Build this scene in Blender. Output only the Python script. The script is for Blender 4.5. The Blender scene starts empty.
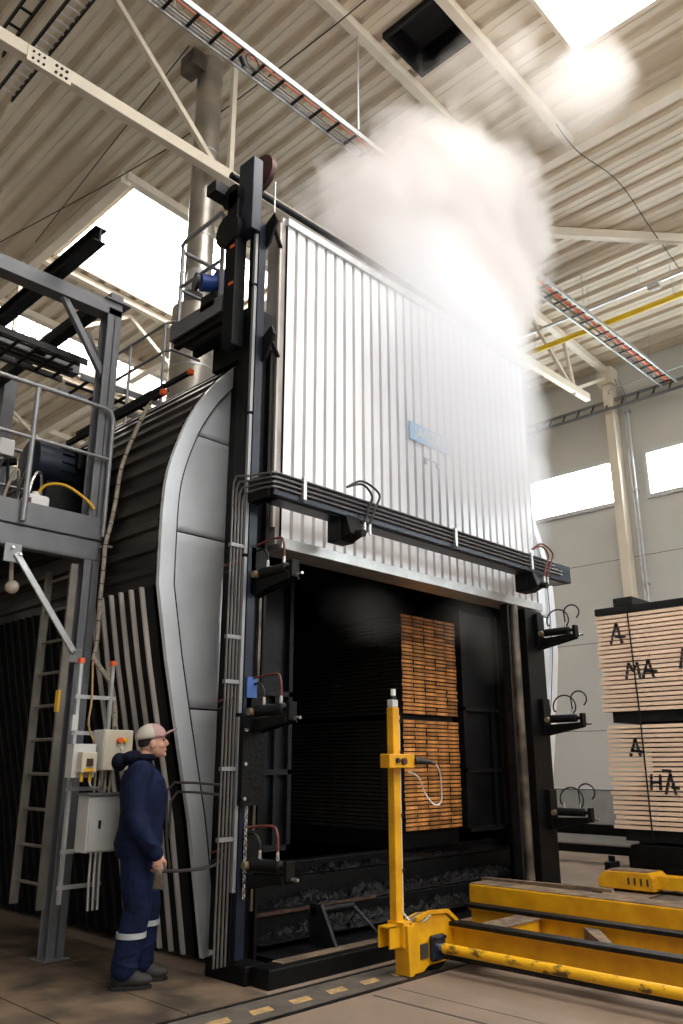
import bpy, math, random
from math import sin, cos, pi, radians as R
from mathutils import Vector as V, Matrix, noise
random.seed(7)
sc = bpy.context.scene
col = sc.collection

# ------------------------------------------------------------------ camera
cd = bpy.data.cameras.new('camera'); cam = bpy.data.objects.new('camera', cd); col.objects.link(cam)
PITCH = math.atan(252/811); AZ = math.atan(830/849.3)
cam.location = (0, 0, 1.5); cam.rotation_euler = (pi/2+PITCH, 0, AZ-pi/2)
cd.sensor_fit = 'VERTICAL'; cd.sensor_height = 24; cd.lens = 24*811/1024
cd.clip_start = .05; cd.clip_end = 200
sc.camera = cam
# ------------------------------------------------------------------ world, light levels, exposure
SKY_GLASS = 13.0      # daylight through the roof lights
WALL_GLASS = 20.0      # daylight through the wall windows
FILL_GLASS = 12.0      # glow of unseen windows added behind the camera as fill
w = bpy.data.worlds.new('world'); sc.world = w; w.use_nodes = True
w.node_tree.nodes['Background'].inputs[0].default_value = (.8, .9, 1, 1)
w.node_tree.nodes['Background'].inputs[1].default_value = 1.0
vs = sc.view_settings
vs.view_transform = 'Standard'; vs.look = 'None'; vs.exposure = 0.0; vs.gamma = 1; vs.use_curve_mapping = False
sc.cycles.use_denoising = True
sc.cycles.max_bounces = 10; sc.cycles.diffuse_bounces = 6; sc.cycles.volume_bounces = 6
sc.cycles.sample_clamp_indirect = 4
sc.cycles.volume_step_rate = 1.5; sc.cycles.volume_max_steps = 128

# ------------------------------------------------------------------ materials
def mat(name, colr, rough=.6, metal=0., var=.15, scale=6., bump=.0, bscale=None, col2=None, emit=0., spec=.5, stretch=None, rnd=0., sharp=(.35,.65)):
    m = bpy.data.materials.new(name); m.use_nodes = True
    nt = m.node_tree; b = nt.nodes['Principled BSDF']
    b.inputs['Roughness'].default_value = rough; b.inputs['Metallic'].default_value = metal
    b.inputs['Specular IOR Level'].default_value = spec
    tc = nt.nodes.new('ShaderNodeTexCoord'); mp = nt.nodes.new('ShaderNodeMapping')
    nt.links.new(tc.outputs['Object'], mp.inputs[0])
    if stretch: mp.inputs['Scale'].default_value = stretch
    n = nt.nodes.new('ShaderNodeTexNoise'); n.inputs['Scale'].default_value = scale; n.inputs['Detail'].default_value = 6
    nt.links.new(mp.outputs[0], n.inputs['Vector'])
    r = nt.nodes.new('ShaderNodeValToRGB'); c = colr
    d = col2 if col2 else tuple(max(0, x*(1-2*var)) for x in c)
    r.color_ramp.elements[0].position = sharp[0]; r.color_ramp.elements[1].position = sharp[1]
    r.color_ramp.elements[0].color = (*d, 1); r.color_ramp.elements[1].color = (*c, 1)
    nt.links.new(n.outputs['Fac'], r.inputs[0])
    out = r.outputs[0]
    if rnd:
        oi = nt.nodes.new('ShaderNodeObjectInfo'); hs = nt.nodes.new('ShaderNodeHueSaturation')
        mr = nt.nodes.new('ShaderNodeMapRange'); mr.inputs['To Min'].default_value = 1-rnd; mr.inputs['To Max'].default_value = 1+rnd
        nt.links.new(oi.outputs['Random'], mr.inputs['Value']); nt.links.new(mr.outputs[0], hs.inputs['Value'])
        nt.links.new(out, hs.inputs['Color']); out = hs.outputs[0]
    nt.links.new(out, b.inputs['Base Color'])
    if bump:
        n2 = nt.nodes.new('ShaderNodeTexNoise'); n2.inputs['Scale'].default_value = bscale or scale*4; n2.inputs['Detail'].default_value = 4
        nt.links.new(mp.outputs[0], n2.inputs['Vector'])
        bp = nt.nodes.new('ShaderNodeBump'); bp.inputs['Strength'].default_value = bump; bp.inputs['Distance'].default_value = .02
        nt.links.new(n2.outputs['Fac'], bp.inputs['Height']); nt.links.new(bp.outputs[0], b.inputs['Normal'])
    if emit:
        b.inputs['Emission Color'].default_value = (*colr, 1); b.inputs['Emission Strength'].default_value = emit
    return m

M = {}
M['roof'] = mat('painted roof sheet', (.74,.655,.53), .55, var=.05, scale=1.2)
M['roofsteel'] = mat('painted roof steel', (.78,.70,.58), .5, var=.04, scale=3)
M['wall'] = mat('wall panel', (.60,.60,.58), .5, var=.03, scale=1)
M['plinth'] = mat('concrete plinth', (.30,.31,.30), .8, var=.08, scale=3)
M['frame'] = mat('window frame', (.62,.63,.63), .5, var=.02)
M['skyglass'] = mat('roof light glazing', (1,.98,.96), .4, emit=SKY_GLASS, var=0)
M['fillglass'] = mat('added fill window glazing', (.88,.96,1), .4, emit=FILL_GLASS, var=0)
M['winglass'] = mat('window glazing', (.88,.96,1), .4, emit=WALL_GLASS, var=0)
M['galv'] = mat('galvanised steel', (.62,.64,.65), .42, .75, var=.10, scale=7, bump=.15, bscale=3)
M['sheet'] = mat('bright cladding sheet', (.85,.90,.96), .33, .22, var=.06, scale=2.2, bump=1., bscale=1.7)
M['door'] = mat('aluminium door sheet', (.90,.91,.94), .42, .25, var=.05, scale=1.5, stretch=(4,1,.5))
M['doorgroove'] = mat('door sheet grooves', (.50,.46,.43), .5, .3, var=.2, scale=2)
M['greysteel'] = mat('grey painted steel', (.16,.165,.18), .5, .1, var=.08, scale=5)
M['pipegrey'] = mat('grey handrail tube', (.27,.275,.285), .4, .4, var=.05)
M['darksteel'] = mat('dark steel', (.014,.014,.016), .5, .2, var=.3, scale=8, bump=.2, spec=.3)
M['bluesteel'] = mat('dark blue painted steel', (.012,.019,.038), .35, .1, var=.2, scale=5, spec=.4)
M['black'] = mat('sooty black steel', (.004,.004,.0045), .5, .0, var=.3, scale=7, bump=.3, spec=.2)
M['interior'] = mat('kiln interior', (.004,.0045,.006), .5, .0, var=.4, scale=4, bump=.2, spec=.2)
M['baffle'] = mat('kiln baffle sheet', (.010,.012,.016), .4, .1, var=.4, scale=3, bump=.2, spec=.3)
M['sludge'] = mat('wet black sludge', (.003,.003,.004), .5, 0, var=.3, scale=9, bump=.5, bscale=40, spec=.18)
M['rustedge'] = mat('rusty edge', (.09,.04,.02), .7, .1, var=.4, scale=14)
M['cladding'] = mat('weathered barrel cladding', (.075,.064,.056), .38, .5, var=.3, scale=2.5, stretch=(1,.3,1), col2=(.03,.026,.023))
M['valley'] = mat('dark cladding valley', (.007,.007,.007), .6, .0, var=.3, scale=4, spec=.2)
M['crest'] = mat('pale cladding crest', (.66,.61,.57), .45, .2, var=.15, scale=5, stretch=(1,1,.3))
M['stain'] = mat('stained metal tube', (.20,.17,.14), .4, .6, var=.35, scale=4)
M['line'] = mat('hydraulic tube', (.17,.16,.155), .35, .6, var=.1)
M['rubber'] = mat('black rubber', (.012,.012,.012), .5, var=.2)
M['redhose'] = mat('dark red hose', (.16,.04,.03), .5, var=.2)
M['brass'] = mat('brass fitting', (.62,.50,.32), .3, .8, var=.1)
M['chrome'] = mat('bright fitting', (.75,.75,.75), .25, .9, var=.05)
M['maroon'] = mat('maroon pulley', (.10,.035,.035), .5, .2, var=.2)
M['motorblue'] = mat('blue motor paint', (.02,.06,.30), .4, .1, var=.15)
M['bluelabel'] = mat('blue sticker', (.05,.13,.42), .5, var=.2)
M['nameplate'] = mat('light blue nameplate', (.30,.58,.85), .4, var=.05)
M['white'] = mat('white paint', (.8,.8,.8), .5, var=.03)
M['yellow'] = mat('yellow machine paint', (.78,.40,.006), .45, var=.1, scale=5, col2=(.60,.28,.006), bump=.1)
M['yellowworn'] = mat('worn oily yellow paint', (.80,.43,.008), .45, var=.1, scale=16, stretch=(1,.6,1), col2=(.13,.07,.015), bump=.2, sharp=(.34,.44))
M['dusty'] = mat('dust covered steel top', (.25,.17,.10), .85, var=.3, scale=9, bump=.4, col2=(.10,.07,.05))
M['rail'] = mat('greasy rail', (.016,.014,.012), .5, .2, var=.4, scale=9, bump=.4, spec=.3)
M['yellowpipe'] = mat('yellow gas pipe', (.85,.58,.03), .4, var=.05)
M['orange'] = mat('orange plastic', (.85,.13,.03), .5, var=.05)
M['redcable'] = mat('red orange cable', (.75,.16,.07), .5, var=.1)
M['cabgrey'] = mat('grey cabinet paint', (.56,.56,.55), .45, var=.03, scale=3)
M['cream'] = mat('cream plastic', (.60,.54,.42), .5, var=.05)
M['tancable'] = mat('tan cable wrap', (.36,.31,.24), .7, var=.2, scale=30)
M['alu'] = mat('dull aluminium', (.24,.22,.19), .5, .4, var=.15)
M['yellowhose'] = mat('yellow hose', (.80,.45,.02), .5, var=.05)
M['concrete'] = mat('dusty concrete floor', (.235,.17,.122), .75, var=.1, scale=1.4, bump=.15, bscale=30, col2=(.18,.13,.095))
M['plates'] = mat('dirty floor plates', (.18,.125,.08), .6, var=.1, scale=2.6, bump=.3, bscale=14, col2=(.05,.036,.026))
M['seam'] = mat('dark floor seam', (.05,.04,.032), .8, var=.2)
M['hazard'] = mat('worn yellow floor paint', (.55,.34,.10), .7, var=.2, scale=16, col2=(.26,.19,.13))
M['band'] = mat('grimy floor band', (.12,.10,.08), .7, var=.2, scale=5, bump=.3)
M['pine'] = mat('fresh pine board', (.88,.68,.52), .7, var=.1, scale=5, stretch=(3,1,8), rnd=.10, col2=(.80,.58,.42))
M['packblack'] = mat('black pack bolster', (.006,.006,.007), .6, var=.3, scale=9, spec=.3)
M['dried'] = mat('kiln dried board end', (.66,.29,.08), .65, var=.2, scale=14, rnd=.45, col2=(.40,.16,.045))
M['shadedside'] = mat('shade darkened board side', (.014,.008,.005), .8, var=.3, scale=9)  # shade on the unlit board sides put into a dark brown colour
M['ink'] = mat('black paint mark', (.02,.018,.018), .7, var=.1)
M['skin'] = mat('skin', (.62,.34,.25), .5, var=.08, scale=9)
M['navy'] = mat('navy coverall cloth', (.007,.013,.050), .85, var=.25, scale=9, bump=.8, bscale=9, spec=.2)
M['hood'] = mat('dark hood cloth', (.004,.006,.018), .9, var=.2, bump=.4, spec=.2)
M['reflect'] = mat('silver reflective tape', (.42,.44,.46), .4, var=.1)
M['shoe'] = mat('dark work shoe', (.035,.03,.028), .7, var=.3)
M['capgrey'] = mat('light grey cap cloth', (.52,.49,.43), .8, var=.06, scale=3, bump=.1)
M['cappink'] = mat('faded red cap cloth', (.44,.27,.26), .8, var=.06, scale=3, bump=.1)
M['hair'] = mat('dark short hair', (.03,.022,.018), .8, var=.3, scale=60)
M['gravel'] = mat('grey gravel strip', (.30,.27,.24), .9, var=.4, scale=60, bump=.8)
M['duct'] = mat('stainless duct', (.50,.47,.42), .33, .8, var=.15, scale=3, bump=.1)
M['hatch'] = mat('dark open roof hatch', (.02,.02,.025), .6, var=.2)

# ------------------------------------------------------------------ mesh helpers
WL = {}
def wl(o): return WL.get(o.name, V((0,0,0)))
class MB:
    def __init__(s): s.v=[]; s.f=[]; s.m=[]; s.mi=0
    def add(s, vs, fs):
        n=len(s.v); s.v += [tuple(x) for x in vs]; s.f += [tuple(i+n for i in f) for f in fs]; s.m += [s.mi]*len(fs); return s
    def box(s, x0,x1,y0,y1,z0,z1):
        return s.add([(x0,y0,z0),(x1,y0,z0),(x1,y1,z0),(x0,y1,z0),(x0,y0,z1),(x1,y0,z1),(x1,y1,z1),(x0,y1,z1)],
                     [(3,2,1,0),(4,5,6,7),(0,1,5,4),(1,2,6,5),(2,3,7,6),(3,0,4,7)])
    def bar(s, a, b, w, h, up=(0,0,1)):
        a=V(a); b=V(b); d=(b-a).normalized(); up=V(up)
        if abs(d.dot(up))>.98: up=V((1,0,0))
        sd=d.cross(up).normalized()*w/2; u=sd.cross(d).normalized()*h/2
        vs=[a-sd-u,a+sd-u,a+sd+u,a-sd+u,b-sd-u,b+sd-u,b+sd+u,b-sd+u]
        return s.add(vs,[(0,1,2,3),(7,6,5,4),(4,5,1,0),(5,6,2,1),(6,7,3,2),(7,4,0,3)])
    def tube(s, pts, r, n=10, smooth_pts=0):
        pts=[V(p) for p in pts]
        if smooth_pts: pts=spline(pts, smooth_pts)
        rs = r if isinstance(r,(list,tuple)) else [r]*len(pts)
        if len(rs)!=len(pts): rs=[rs[int(i*(len(rs)-1)/(len(pts)-1))] for i in range(len(pts))]
        vs=[]; prev=None
        for i,p in enumerate(pts):
            d=((pts[min(i+1,len(pts)-1)]-pts[max(i-1,0)])).normalized()
            if prev is None:
                u=d.cross(V((0,0,1)));
                if u.length<.05: u=d.cross(V((1,0,0)))
                u.normalize()
            else: u=(prev-d*prev.dot(d)).normalized()
            prev=u; v=d.cross(u)
            for k in range(n):
                a=2*pi*k/n; vs.append(p+u*(cos(a)*rs[i])+v*(sin(a)*rs[i]))
        fs=[]
        for i in range(len(pts)-1):
            for k in range(n):
                k2=(k+1)%n; fs.append((i*n+k,i*n+k2,(i+1)*n+k2,(i+1)*n+k))
        fs.append(tuple(reversed(range(n)))); fs.append(tuple(range((len(pts)-1)*n,len(pts)*n)))
        return s.add(vs,[tuple(reversed(f)) for f in fs])
    def cyl(s, a, b, r, n=20): return s.tube([a,b], r, n)
    def prism(s, poly, axis, a0, a1):
        # poly: list of 2D points; axis 'x','y','z' extrusion
        def P(u,v,t): return {'x':(t,u,v),'y':(u,t,v),'z':(u,v,t)}[axis]
        n=len(poly); vs=[P(u,v,a0) for u,v in poly]+[P(u,v,a1) for u,v in poly]
        fs=[tuple(range(n)),tuple(reversed(range(n,2*n)))]+[((i+1)%n,i,n+i,n+(i+1)%n) for i in range(n)]
        return s.add(vs,fs)
    def ell(s, c, r, nu=16, nv=10, rot=None):
        c=V(c); vs=[];fs=[]
        for j in range(nv+1):
            t=pi*j/nv
            for i in range(nu):
                a=2*pi*i/nu; p=V((r[0]*sin(t)*cos(a), r[1]*sin(t)*sin(a), r[2]*cos(t)))
                if rot: p=rot@p
                vs.append(c+p)
        for j in range(nv):
            for i in range(nu):
                i2=(i+1)%nu; fs.append((j*nu+i,(j+1)*nu+i,(j+1)*nu+i2,j*nu+i2))
        return s.add(vs,fs)
    def build(s, name, m, parent=None, smooth=False, bevel=0, label=None, origin=None):
        me=bpy.data.meshes.new(name)
        ms = m if isinstance(m,(list,tuple)) else [m]
        if parent is not None: o0=wl(parent) if origin is None else V(origin)
        else:
            xs=[p[0] for p in s.v]; ys=[p[1] for p in s.v]; zs=[p[2] for p in s.v]
            o0=V(((min(xs)+max(xs))/2,(min(ys)+max(ys))/2,min(zs))) if origin is None else V(origin)
        me.from_pydata([tuple(V(p)-o0) for p in s.v],[],s.f)
        for mm in ms: me.materials.append(M[mm] if isinstance(mm,str) else mm)
        if len(ms)>1:
            for p,i in zip(me.polygons,s.m): p.material_index=i
        if smooth:
            for p in me.polygons: p.use_smooth=True
            me.set_sharp_from_angle(angle=R(40))
        me.validate(); me.update()
        ob=bpy.data.objects.new(name,me); col.objects.link(ob)
        if parent is not None:
            ob.parent=parent; ob.location=o0-wl(parent)
        else: ob.location=o0
        WL[ob.name]=o0
        if bevel:
            bm=ob.modifiers.new('edge','BEVEL'); bm.width=bevel; bm.segments=2; bm.limit_method='ANGLE'; bm.angle_limit=R(40)
        if label: ob['label']=label
        return ob
def spline(pts, k):
    P=[V(p) for p in pts]; out=[]
    for i in range(len(P)-1):
        p0=P[max(i-1,0)];p1=P[i];p2=P[i+1];p3=P[min(i+2,len(P)-1)]
        for j in range(k):
            t=j/k; out.append(.5*((2*p1)+(p2-p0)*t+(2*p0-5*p1+4*p2-p3)*t*t+(3*p1-p0-3*p2+p3)*t**3))
    out.append(P[-1]); return out
def tag(o, label, cat, group=None, kind=None):
    o['label']=label; o['category']=cat
    if group: o['group']=group
    if kind: o['kind']=kind
    return o
def empty(name, loc, label, cat, group=None):
    o=bpy.data.objects.new(name,None); col.objects.link(o); o.location=loc; o.empty_display_size=.2
    WL[o.name]=V(loc); return tag(o,label,cat,group)
def copy_tree(o, parent=None):
    c=o.copy(); col.objects.link(c)
    if parent is not None: c.parent=parent
    for ch in list(o.children): copy_tree(ch,c)
    return c
def struct(name, mb, m, label=None, cat=None, **k):
    o=mb.build(name,m,**k); o['kind']='structure'
    if label: o['label']=label
    o['category']=cat or name.split('_')[0]
    return o
def strut(o): o['kind']='structure'; return o

# ================================================================== SETTING
XR, YB, XL, YF = 16.0, 24.0, -8.0, -10.0
def roofz(x): return 11.1-.07*x
# floor
struct('floor', MB().box(XL,XR,YF,YB,-.3,0), 'concrete', 'dusty brown concrete factory floor', 'floor')
fp = MB()
PX=[-.45,1.15,2.79,3.45,4.1]; PY=[4.70,6.55,8.4]
for i in range(len(PX)-1):
    for j in range(len(PY)-1):
        fp.box(PX[i]+.006,PX[i+1]-.006,PY[j]+.006,PY[j+1]-.006,-.01,.012)
o=struct('floor_plates', fp, 'plates', 'dirty brown floor plates with dark seams beside the kiln', 'floor')
struct('floor_gap', MB().box(-.45,4.1,4.69,8.4,-.01,.004), 'seam', 'dark gaps between the floor plates', 'floor')
# track band with hazard dashes, along the kiln front
struct('floor_band', MB().box(-2,4.9,4.30,4.66,-.01,.004).box(4.9,12,4.30,4.66,-.01,.004), 'band','grimy floor band running past the kiln front','floor')
rl=MB().box(-2,12,4.26,4.30,-.01,.006).box(-2,12,4.66,4.69,-.01,.008)
struct('floor_rail', rl,'rail','dark flush rails in the concrete floor','floor')
hz=MB()
for k in range(7):
    x=3.05+k*.34; hz.prism([(x,4.41),(x+.17,4.41),(x+.20,4.50),(x+.03,4.50)],'z',.002,.006)
struct('floor_marking', hz,'hazard','worn yellow dashes painted along the floor band','floor marking')
struct('floor_scratches', MB().box(4.6,4.62,-1,4.2,-.01,.0015).box(4.86,4.865,-1,4.2,-.01,.0015).box(3.72,3.725,1,4.2,-.01,.0015),'seam','thin dark wheel traces in the concrete','floor')
struct('floor_gravel', MB().box(9.6,12.5,1.5,4.3,-.01,.02),'gravel','grey gritty strip behind the cart','floor')
# walls: right one has windows
def wall_with_windows(axis, c, t, a0, a1, wins, z0, z1, H):
    mb=MB()
    def bx(p0,p1,q0,q1):
        if axis=='x': mb.box(c,c+t,p0,p1,q0,q1)
        else: mb.box(p0,p1,c,c+t,q0,q1)
    bx(a0,a1,1.02,z0); bx(a0,a1,z1,H)
    p=a0
    for (u,v) in wins: bx(p,u,z0,z1); p=v
    bx(p,a1,z0,z1); return mb
WZ0, WZ1 = 6.86, 7.80
rwins=[(-8.4,-6.4),(-5.4,-3.4),(-1.4,.6),(1.55,3.6),(4.55,6.62),(7.38,9.5),(10.3,12.3),(13.3,15.3),(16.3,18.3)]
struct('wall_right', wall_with_windows('x',XR,.25,YF,YB,rwins,WZ0,WZ1,11.2),'wall','pale grey panel wall with high windows','wall')
struct('baseboard_right', MB().box(XR-.06,XR+.25,YF,YB,0,1.0),'plinth','darker grey concrete plinth under the panel wall','plinth')
jm=MB()
for z in (2.15,3.93,5.62): jm.box(XR-.003,XR,YF,YB,z-.005,z+.005)
struct('trim_1', jm,'seam','thin horizontal joints between the wall panels','wall joint')
struct('trim_2', MB().box(XR-.07,XR,YF,YB,1.0,1.015),'seam','dark drip edge above the concrete plinth','trim')
def window(n, axis, c, u, v, z0, z1, into, gl='winglass'):
    fr=MB(); f=.07
    def bx(p0,p1,q0,q1,d0,d1,mb):
        lo,hi=min(c+into*d0,c+into*d1),max(c+into*d0,c+into*d1)
        if axis=='x': mb.box(lo,hi,p0,p1,q0,q1)
        else: mb.box(p0,p1,lo,hi,q0,q1)
    bx(u-.05,v+.05,z1-.02,z1+f,-.08,.04,fr); bx(u-.05,v+.05,z0-f,z0+.02,-.08,.05,fr)
    bx(u-.05,u+.03,z0,z1,-.08,.04,fr); bx(v-.03,v+.05,z0,z1,-.08,.04,fr)
    o=fr.build('window_%d'%n,'frame'); o['kind']='structure'; o['category']='window'
    g=MB(); bx(u+.03,v-.03,z0+.02,z1-.02,-.06,-.04,g); g.build('pane',gl,o)
    o['label']='high white-lit window in the grey panel wall'  # front wall windows share this label but are added for light
    return o
n=1
for (u,v) in rwins: window(n,'x',XR,u,v,WZ0,WZ1,-1); n+=1
struct('wall_back', MB().box(XL,XR,YB,YB+.25,0,12),'wall','far wall of the hall','wall')
lw=[(a,a+3.2) for a in (-9,-5,-1,3,7,11,15,19)]
struct('wall_left', MB().box(XL-.25,XL,YF,YB,0,12),'wall','plain side wall of the hall','wall')
fw=[(a,a+3.2) for a in (-6.2,-1.6,3.6,8.0,12.4)]
struct('wall_front', wall_with_windows('y',YF-.25,.25,XL,XR,fw,8.7,10.0,12).box(XL,XR,YF-.25,YF,0,1.02),'wall','front wall of the hall with unseen added window band','wall')
for (u,v) in fw: window(n,'y',YF,u,v,8.7,10.0,1,'fillglass'); n+=1  # unseen windows, added to light the kiln front and ceiling

# roof: ribbed deck with openings
PIT=.36
def snap(x): return XL+round((x-XL)/PIT)*PIT
SKY=[(3.5,8.28,1.3,3.69),(5.56,8.9,10.4,13.05),(5.8,11.5,15.6,17.0),(3.5,8.3,-6,-3.6),(-1.6,3.1,-4.6,-1.2),(11,14,-5.5,-3),(11.4,14,14,16)]  # roof lights behind the camera are unseen, added to brighten the kiln front
HATCH=(6.4,7.2,4.62,5.4)
holes=[(snap(a),snap(b),c,d) for a,b,c,d in SKY]+[(snap(HATCH[0]),snap(HATCH[1]),HATCH[2],HATCH[3])]
rf=MB()
k=0; x=XL
while x<XR-.01:
    cuts=[(c,d) for a,b,c,d in holes if a-.01<=x<b-.01]
    cuts.sort(); segs=[]; y=YF
    for c,d in cuts: segs.append((y,c)); y=d
    segs.append((y,YB))
    prof=[(0,0),(.10,0),(.105,-.006),(.11,0),(.21,0),(.235,.06),(.335,.06),(.36,0)]
    for y0,y1 in segs:
        vs=[];fs=[]
        for (dx,dz) in prof:
            for yy in (y0,y1): vs.append((x+dx,yy,roofz(x+dx)+dz))
        for i in range(len(prof)-1): fs.append((2*i,2*i+1,2*i+3,2*i+2))
        rf.add(vs,fs)
    x+=PIT
rf.box(XL,XL+.01,YF,YB,11.5,11.6)
struct('ceiling', rf,'roof','cream ribbed steel roof deck','ceiling')
struct('ceiling_outer', MB().add([(XL,YF,roofz(XL)+.14),(XL,YB,roofz(XL)+.14),(XL,YB,roofz(XL)+.2),(XL,YF,roofz(XL)+.2)],[(0,1,2,3)]),'roof','edge strip of the roof deck','ceiling')
for i,(a,b,c,d) in enumerate(holes):
    hz_=roofz((a+b)/2); s=.07*(b-a)/2
    cb=MB()
    for (p,q,r_,t) in ((a-.05,b+.05,c-.05,c),(a-.05,b+.05,d,d+.05),(a-.05,a,c,d),(b,b+.05,c,d)):
        cb.prism([(p,roofz(p)-.03),(q,roofz(q)-.03),(q,roofz(q)+.45),(p,roofz(p)+.45)],'y',r_,t)
    nm='skylight'; hat = i==len(holes)-1
    o=cb.build('roof_hatch' if hat else 'skylight','darksteel' if hat else 'roofsteel')
    o['kind']='structure'; o['category']='roof hatch' if hat else 'skylight'
    o['label']='dark open smoke hatch in the roof deck' if hat else ['bright roof light above the steam near the top of the picture','bright roof light behind the exhaust pipe','narrow bright roof light far beyond the kiln','unseen roof light added outside the picture'][min(i,3)]
    g=MB(); g.add([(a,c,roofz(a)+.4),(b,c,roofz(b)+.4),(b,d,roofz(b)+.4),(a,d,roofz(a)+.4)],[(0,1,2,3)])
    g.build('pane','hatch' if hat else 'skyglass',o)
    if not hat:
        gb=MB()
        for kx in range(1,int((b-a)/1.1)+1): gb.bar((a+kx*1.1,c,roofz(a+kx*1.1)+.37),(a+kx*1.1,d,roofz(a+kx*1.1)+.37),.03,.03)
        gb.build('glazing_bar','roofsteel',o)

# purlins & main roof beams
def beam(name, a, b, w_, h_, label, m='roofsteel', group=None):
    o=MB().bar(a,b,w_,h_).build(name,m,bevel=.008); return tag(o,label,'beam',group)
for i,(y,x0,x1,lb) in enumerate([(4.5,-3,9.7,'cream roof beam beside the dark hatch, nearer the bright roof light'),(5.6,-3,9.7,'cream roof beam on the far side of the dark hatch'),(1.15,3.2,9.7,'cream roof beam on the near side of the bright roof light'),(10.2,5.42,15.9,'cream roof beam in front of the roof light behind the pipe'),(13.3,5.42,15.9,'cream roof beam behind the roof light by the pipe'),(15.3,5.42,15.9,'cream roof beam in front of the far narrow roof light'),(17.3,5.42,15.9,'cream roof beam behind the far narrow roof light'),(20.5,-3,15.9,'last cream roof beam before the far wall')]):
    beam('roof_beam',(x0,y,roofz(x0)-.07),(x1,y,roofz(x1)-.07),.13,.14,lb,group=None)
for i,(x,y0,y1,lb) in enumerate([(9.55,-2,5.6,'cream cross beam below the ribbed deck right of the steam'),(5.42,10.2,17.4,'cream cross beam at the near end of the roof light behind the pipe'),(9.1,10.2,23.8,'cream cross beam far back at the end of that roof light')]):
    beam('cross_beam',(x,y0,roofz(x)-.11),(x,y1,roofz(x)-.11),.18,.22,lb)
beam('diagonal_brace',(11.0,5.75,roofz(11.)-.1),(13.6,3.2,roofz(13.6)-.1),.12,.16,'cream diagonal brace under the deck above the yellow pipe')

# trusses
def truss(y, xs, label, xe=14.8, x0=-3):
    t=empty('roof_truss',(x0,y,0),label,'truss','roof trusses spanning the hall')
    MB().bar((x0,y,8.74),(xe,y,8.87),.12,.16).build('bottom_chord','roofsteel',t,bevel=.008)
    def tz(x): return 11.16-.075*x-.0*x
    MB().bar((9.9,y,tz(9.9)-.14),(16.0,y,tz(16.)-.14),.14,.14).build('top_chord','roofsteel',t,bevel=.008)
    for a,b in xs:
        MB().bar((a,y,8.78),(b,y,tz(b)-.18),.06,.07).build('web_member','roofsteel',t)
    MB().bar((5.28,y,8.78),(5.28,y,10.6),.06,.07).build('web_member','roofsteel',t)
    MB().bar((14.2,y,8.86),(15.9,y,9.75),.06,.07).build('web_member','roofsteel',t)
    pl=MB().box(2.52,3.02,y-.075,y-.05,8.64,8.84); pl.build('splice_plate','roofsteel',t)
    for i in range(3):
        for j in range(2): BL=MB(); BL.cyl((2.58+i*.06+.0,y-.05,8.69+j*.09),(2.58+i*.06,y-.09,8.69+j*.09),.013,8).build('bolt','darksteel',t); MB().cyl((2.84+i*.06,y-.05,8.69+j*.09),(2.84+i*.06,y-.09,8.69+j*.09),.016,8).build('bolt','darksteel',t)
    return t
truss(7.2,[(5.1,3.0),(9.9,12.5),(14.25,12.5),(14.25,13.95)],'long cream truss whose bottom chord passes behind the top of the kiln column')
truss(13.6,[(5.1,2.4),(5.1,7.6),(9.9,7.6),(9.9,12.5)],'cream truss further back behind the exhaust pipe')
truss(19.6,[(5.1,2.4),(5.1,7.6),(9.9,7.6),(9.9,12.5)],'farthest cream truss toward the back of the hall')
# wall columns
for y,lb in ((7.2,'cream steel wall column between the two lit windows'),(1.0,'cream steel wall column outside the picture to the right'),(13.2,'cream steel wall column behind the kiln')):
    c=empty('wall_column',(15.85,y,0),lb,'column','steel columns along the panel wall')
    MB().box(15.72,15.995,y-.1,y+.1,0,9.9).build('shaft','roofsteel',c,bevel=.01)
    MB().box(15.66,15.998,y-.16,y+.16,9.5,9.9).build('head_plate','roofsteel',c)
# pipes on the column
o=empty('conduit_pair',(15.8,6.95,0),'pair of thin steel conduits running down beside the wall column','conduit')
for yy in (6.93,6.86): MB().tube([(15.9,yy,1.1),(15.9,yy,9.2),(15.6,yy,9.5)],.022,8).build('conduit','galv',o,smooth=True)
for z in (3,5,7,8.8): MB().box(15.87,15.99,6.82,6.97,z,z+.03).build('clip','galv',o)

# cable ladders
def cable_ladder(a, b, wid, label, side, m='galv', cables=(), step=.3, rung='galv', h=.07):
    a=V(a); b=V(b); d=(b-a).normalized(); s=V(side)*wid/2
    t=empty('cable_ladder',a,label,'cable ladder')
    for sg in (-1,1): MB().bar(a+s*sg,b+s*sg,.02,h).build('side_rail',m,t)
    L=(b-a).length; x=step/2
    while x<L: MB().bar(a+d*x-s,a+d*x+s,.03,.02).build('rung',rung,t); x+=step
    for off,r_,mm in cables:
        MB().tube([a+V(side)*off+V((0,0,.02+r_)),b+V(side)*off+V((0,0,.02+r_))],r_,8).build('cable',mm,t,smooth=True)
    return t
cable_ladder((2.6,5.75,9.0),(7.9,5.75,9.0),.26,'pale cable ladder with a red cable, hanging above the kiln door',(0,1,0),cables=((-.04,.010,'redcable'),(.05,.012,'tancable'),(.09,.014,'galv')),rung='darksteel')
t=cable_ladder((9.6,5.78,9.0),(15.6,5.78,9.0),.3,'pale cable ladder with orange wrapped cables near the wall column',(0,1,0),cables=((.0,.03,'redcable'),(.07,.02,'tancable')),rung='darksteel')
for x_,y_ in ((3.5,5.9),(12.4,5.93),(15.2,5.93)): tag(MB().cyl((x_,y_,8.97),(x_,y_,roofz(x_)),.008,6).build('hanger_rod','galv'),'thin hanger rod of the cable ladder %s'%{3.5:'above the truss joint at the left',12.4:'near the yellow pipe',15.2:'beside the wall column'}[x_],'rod')
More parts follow.
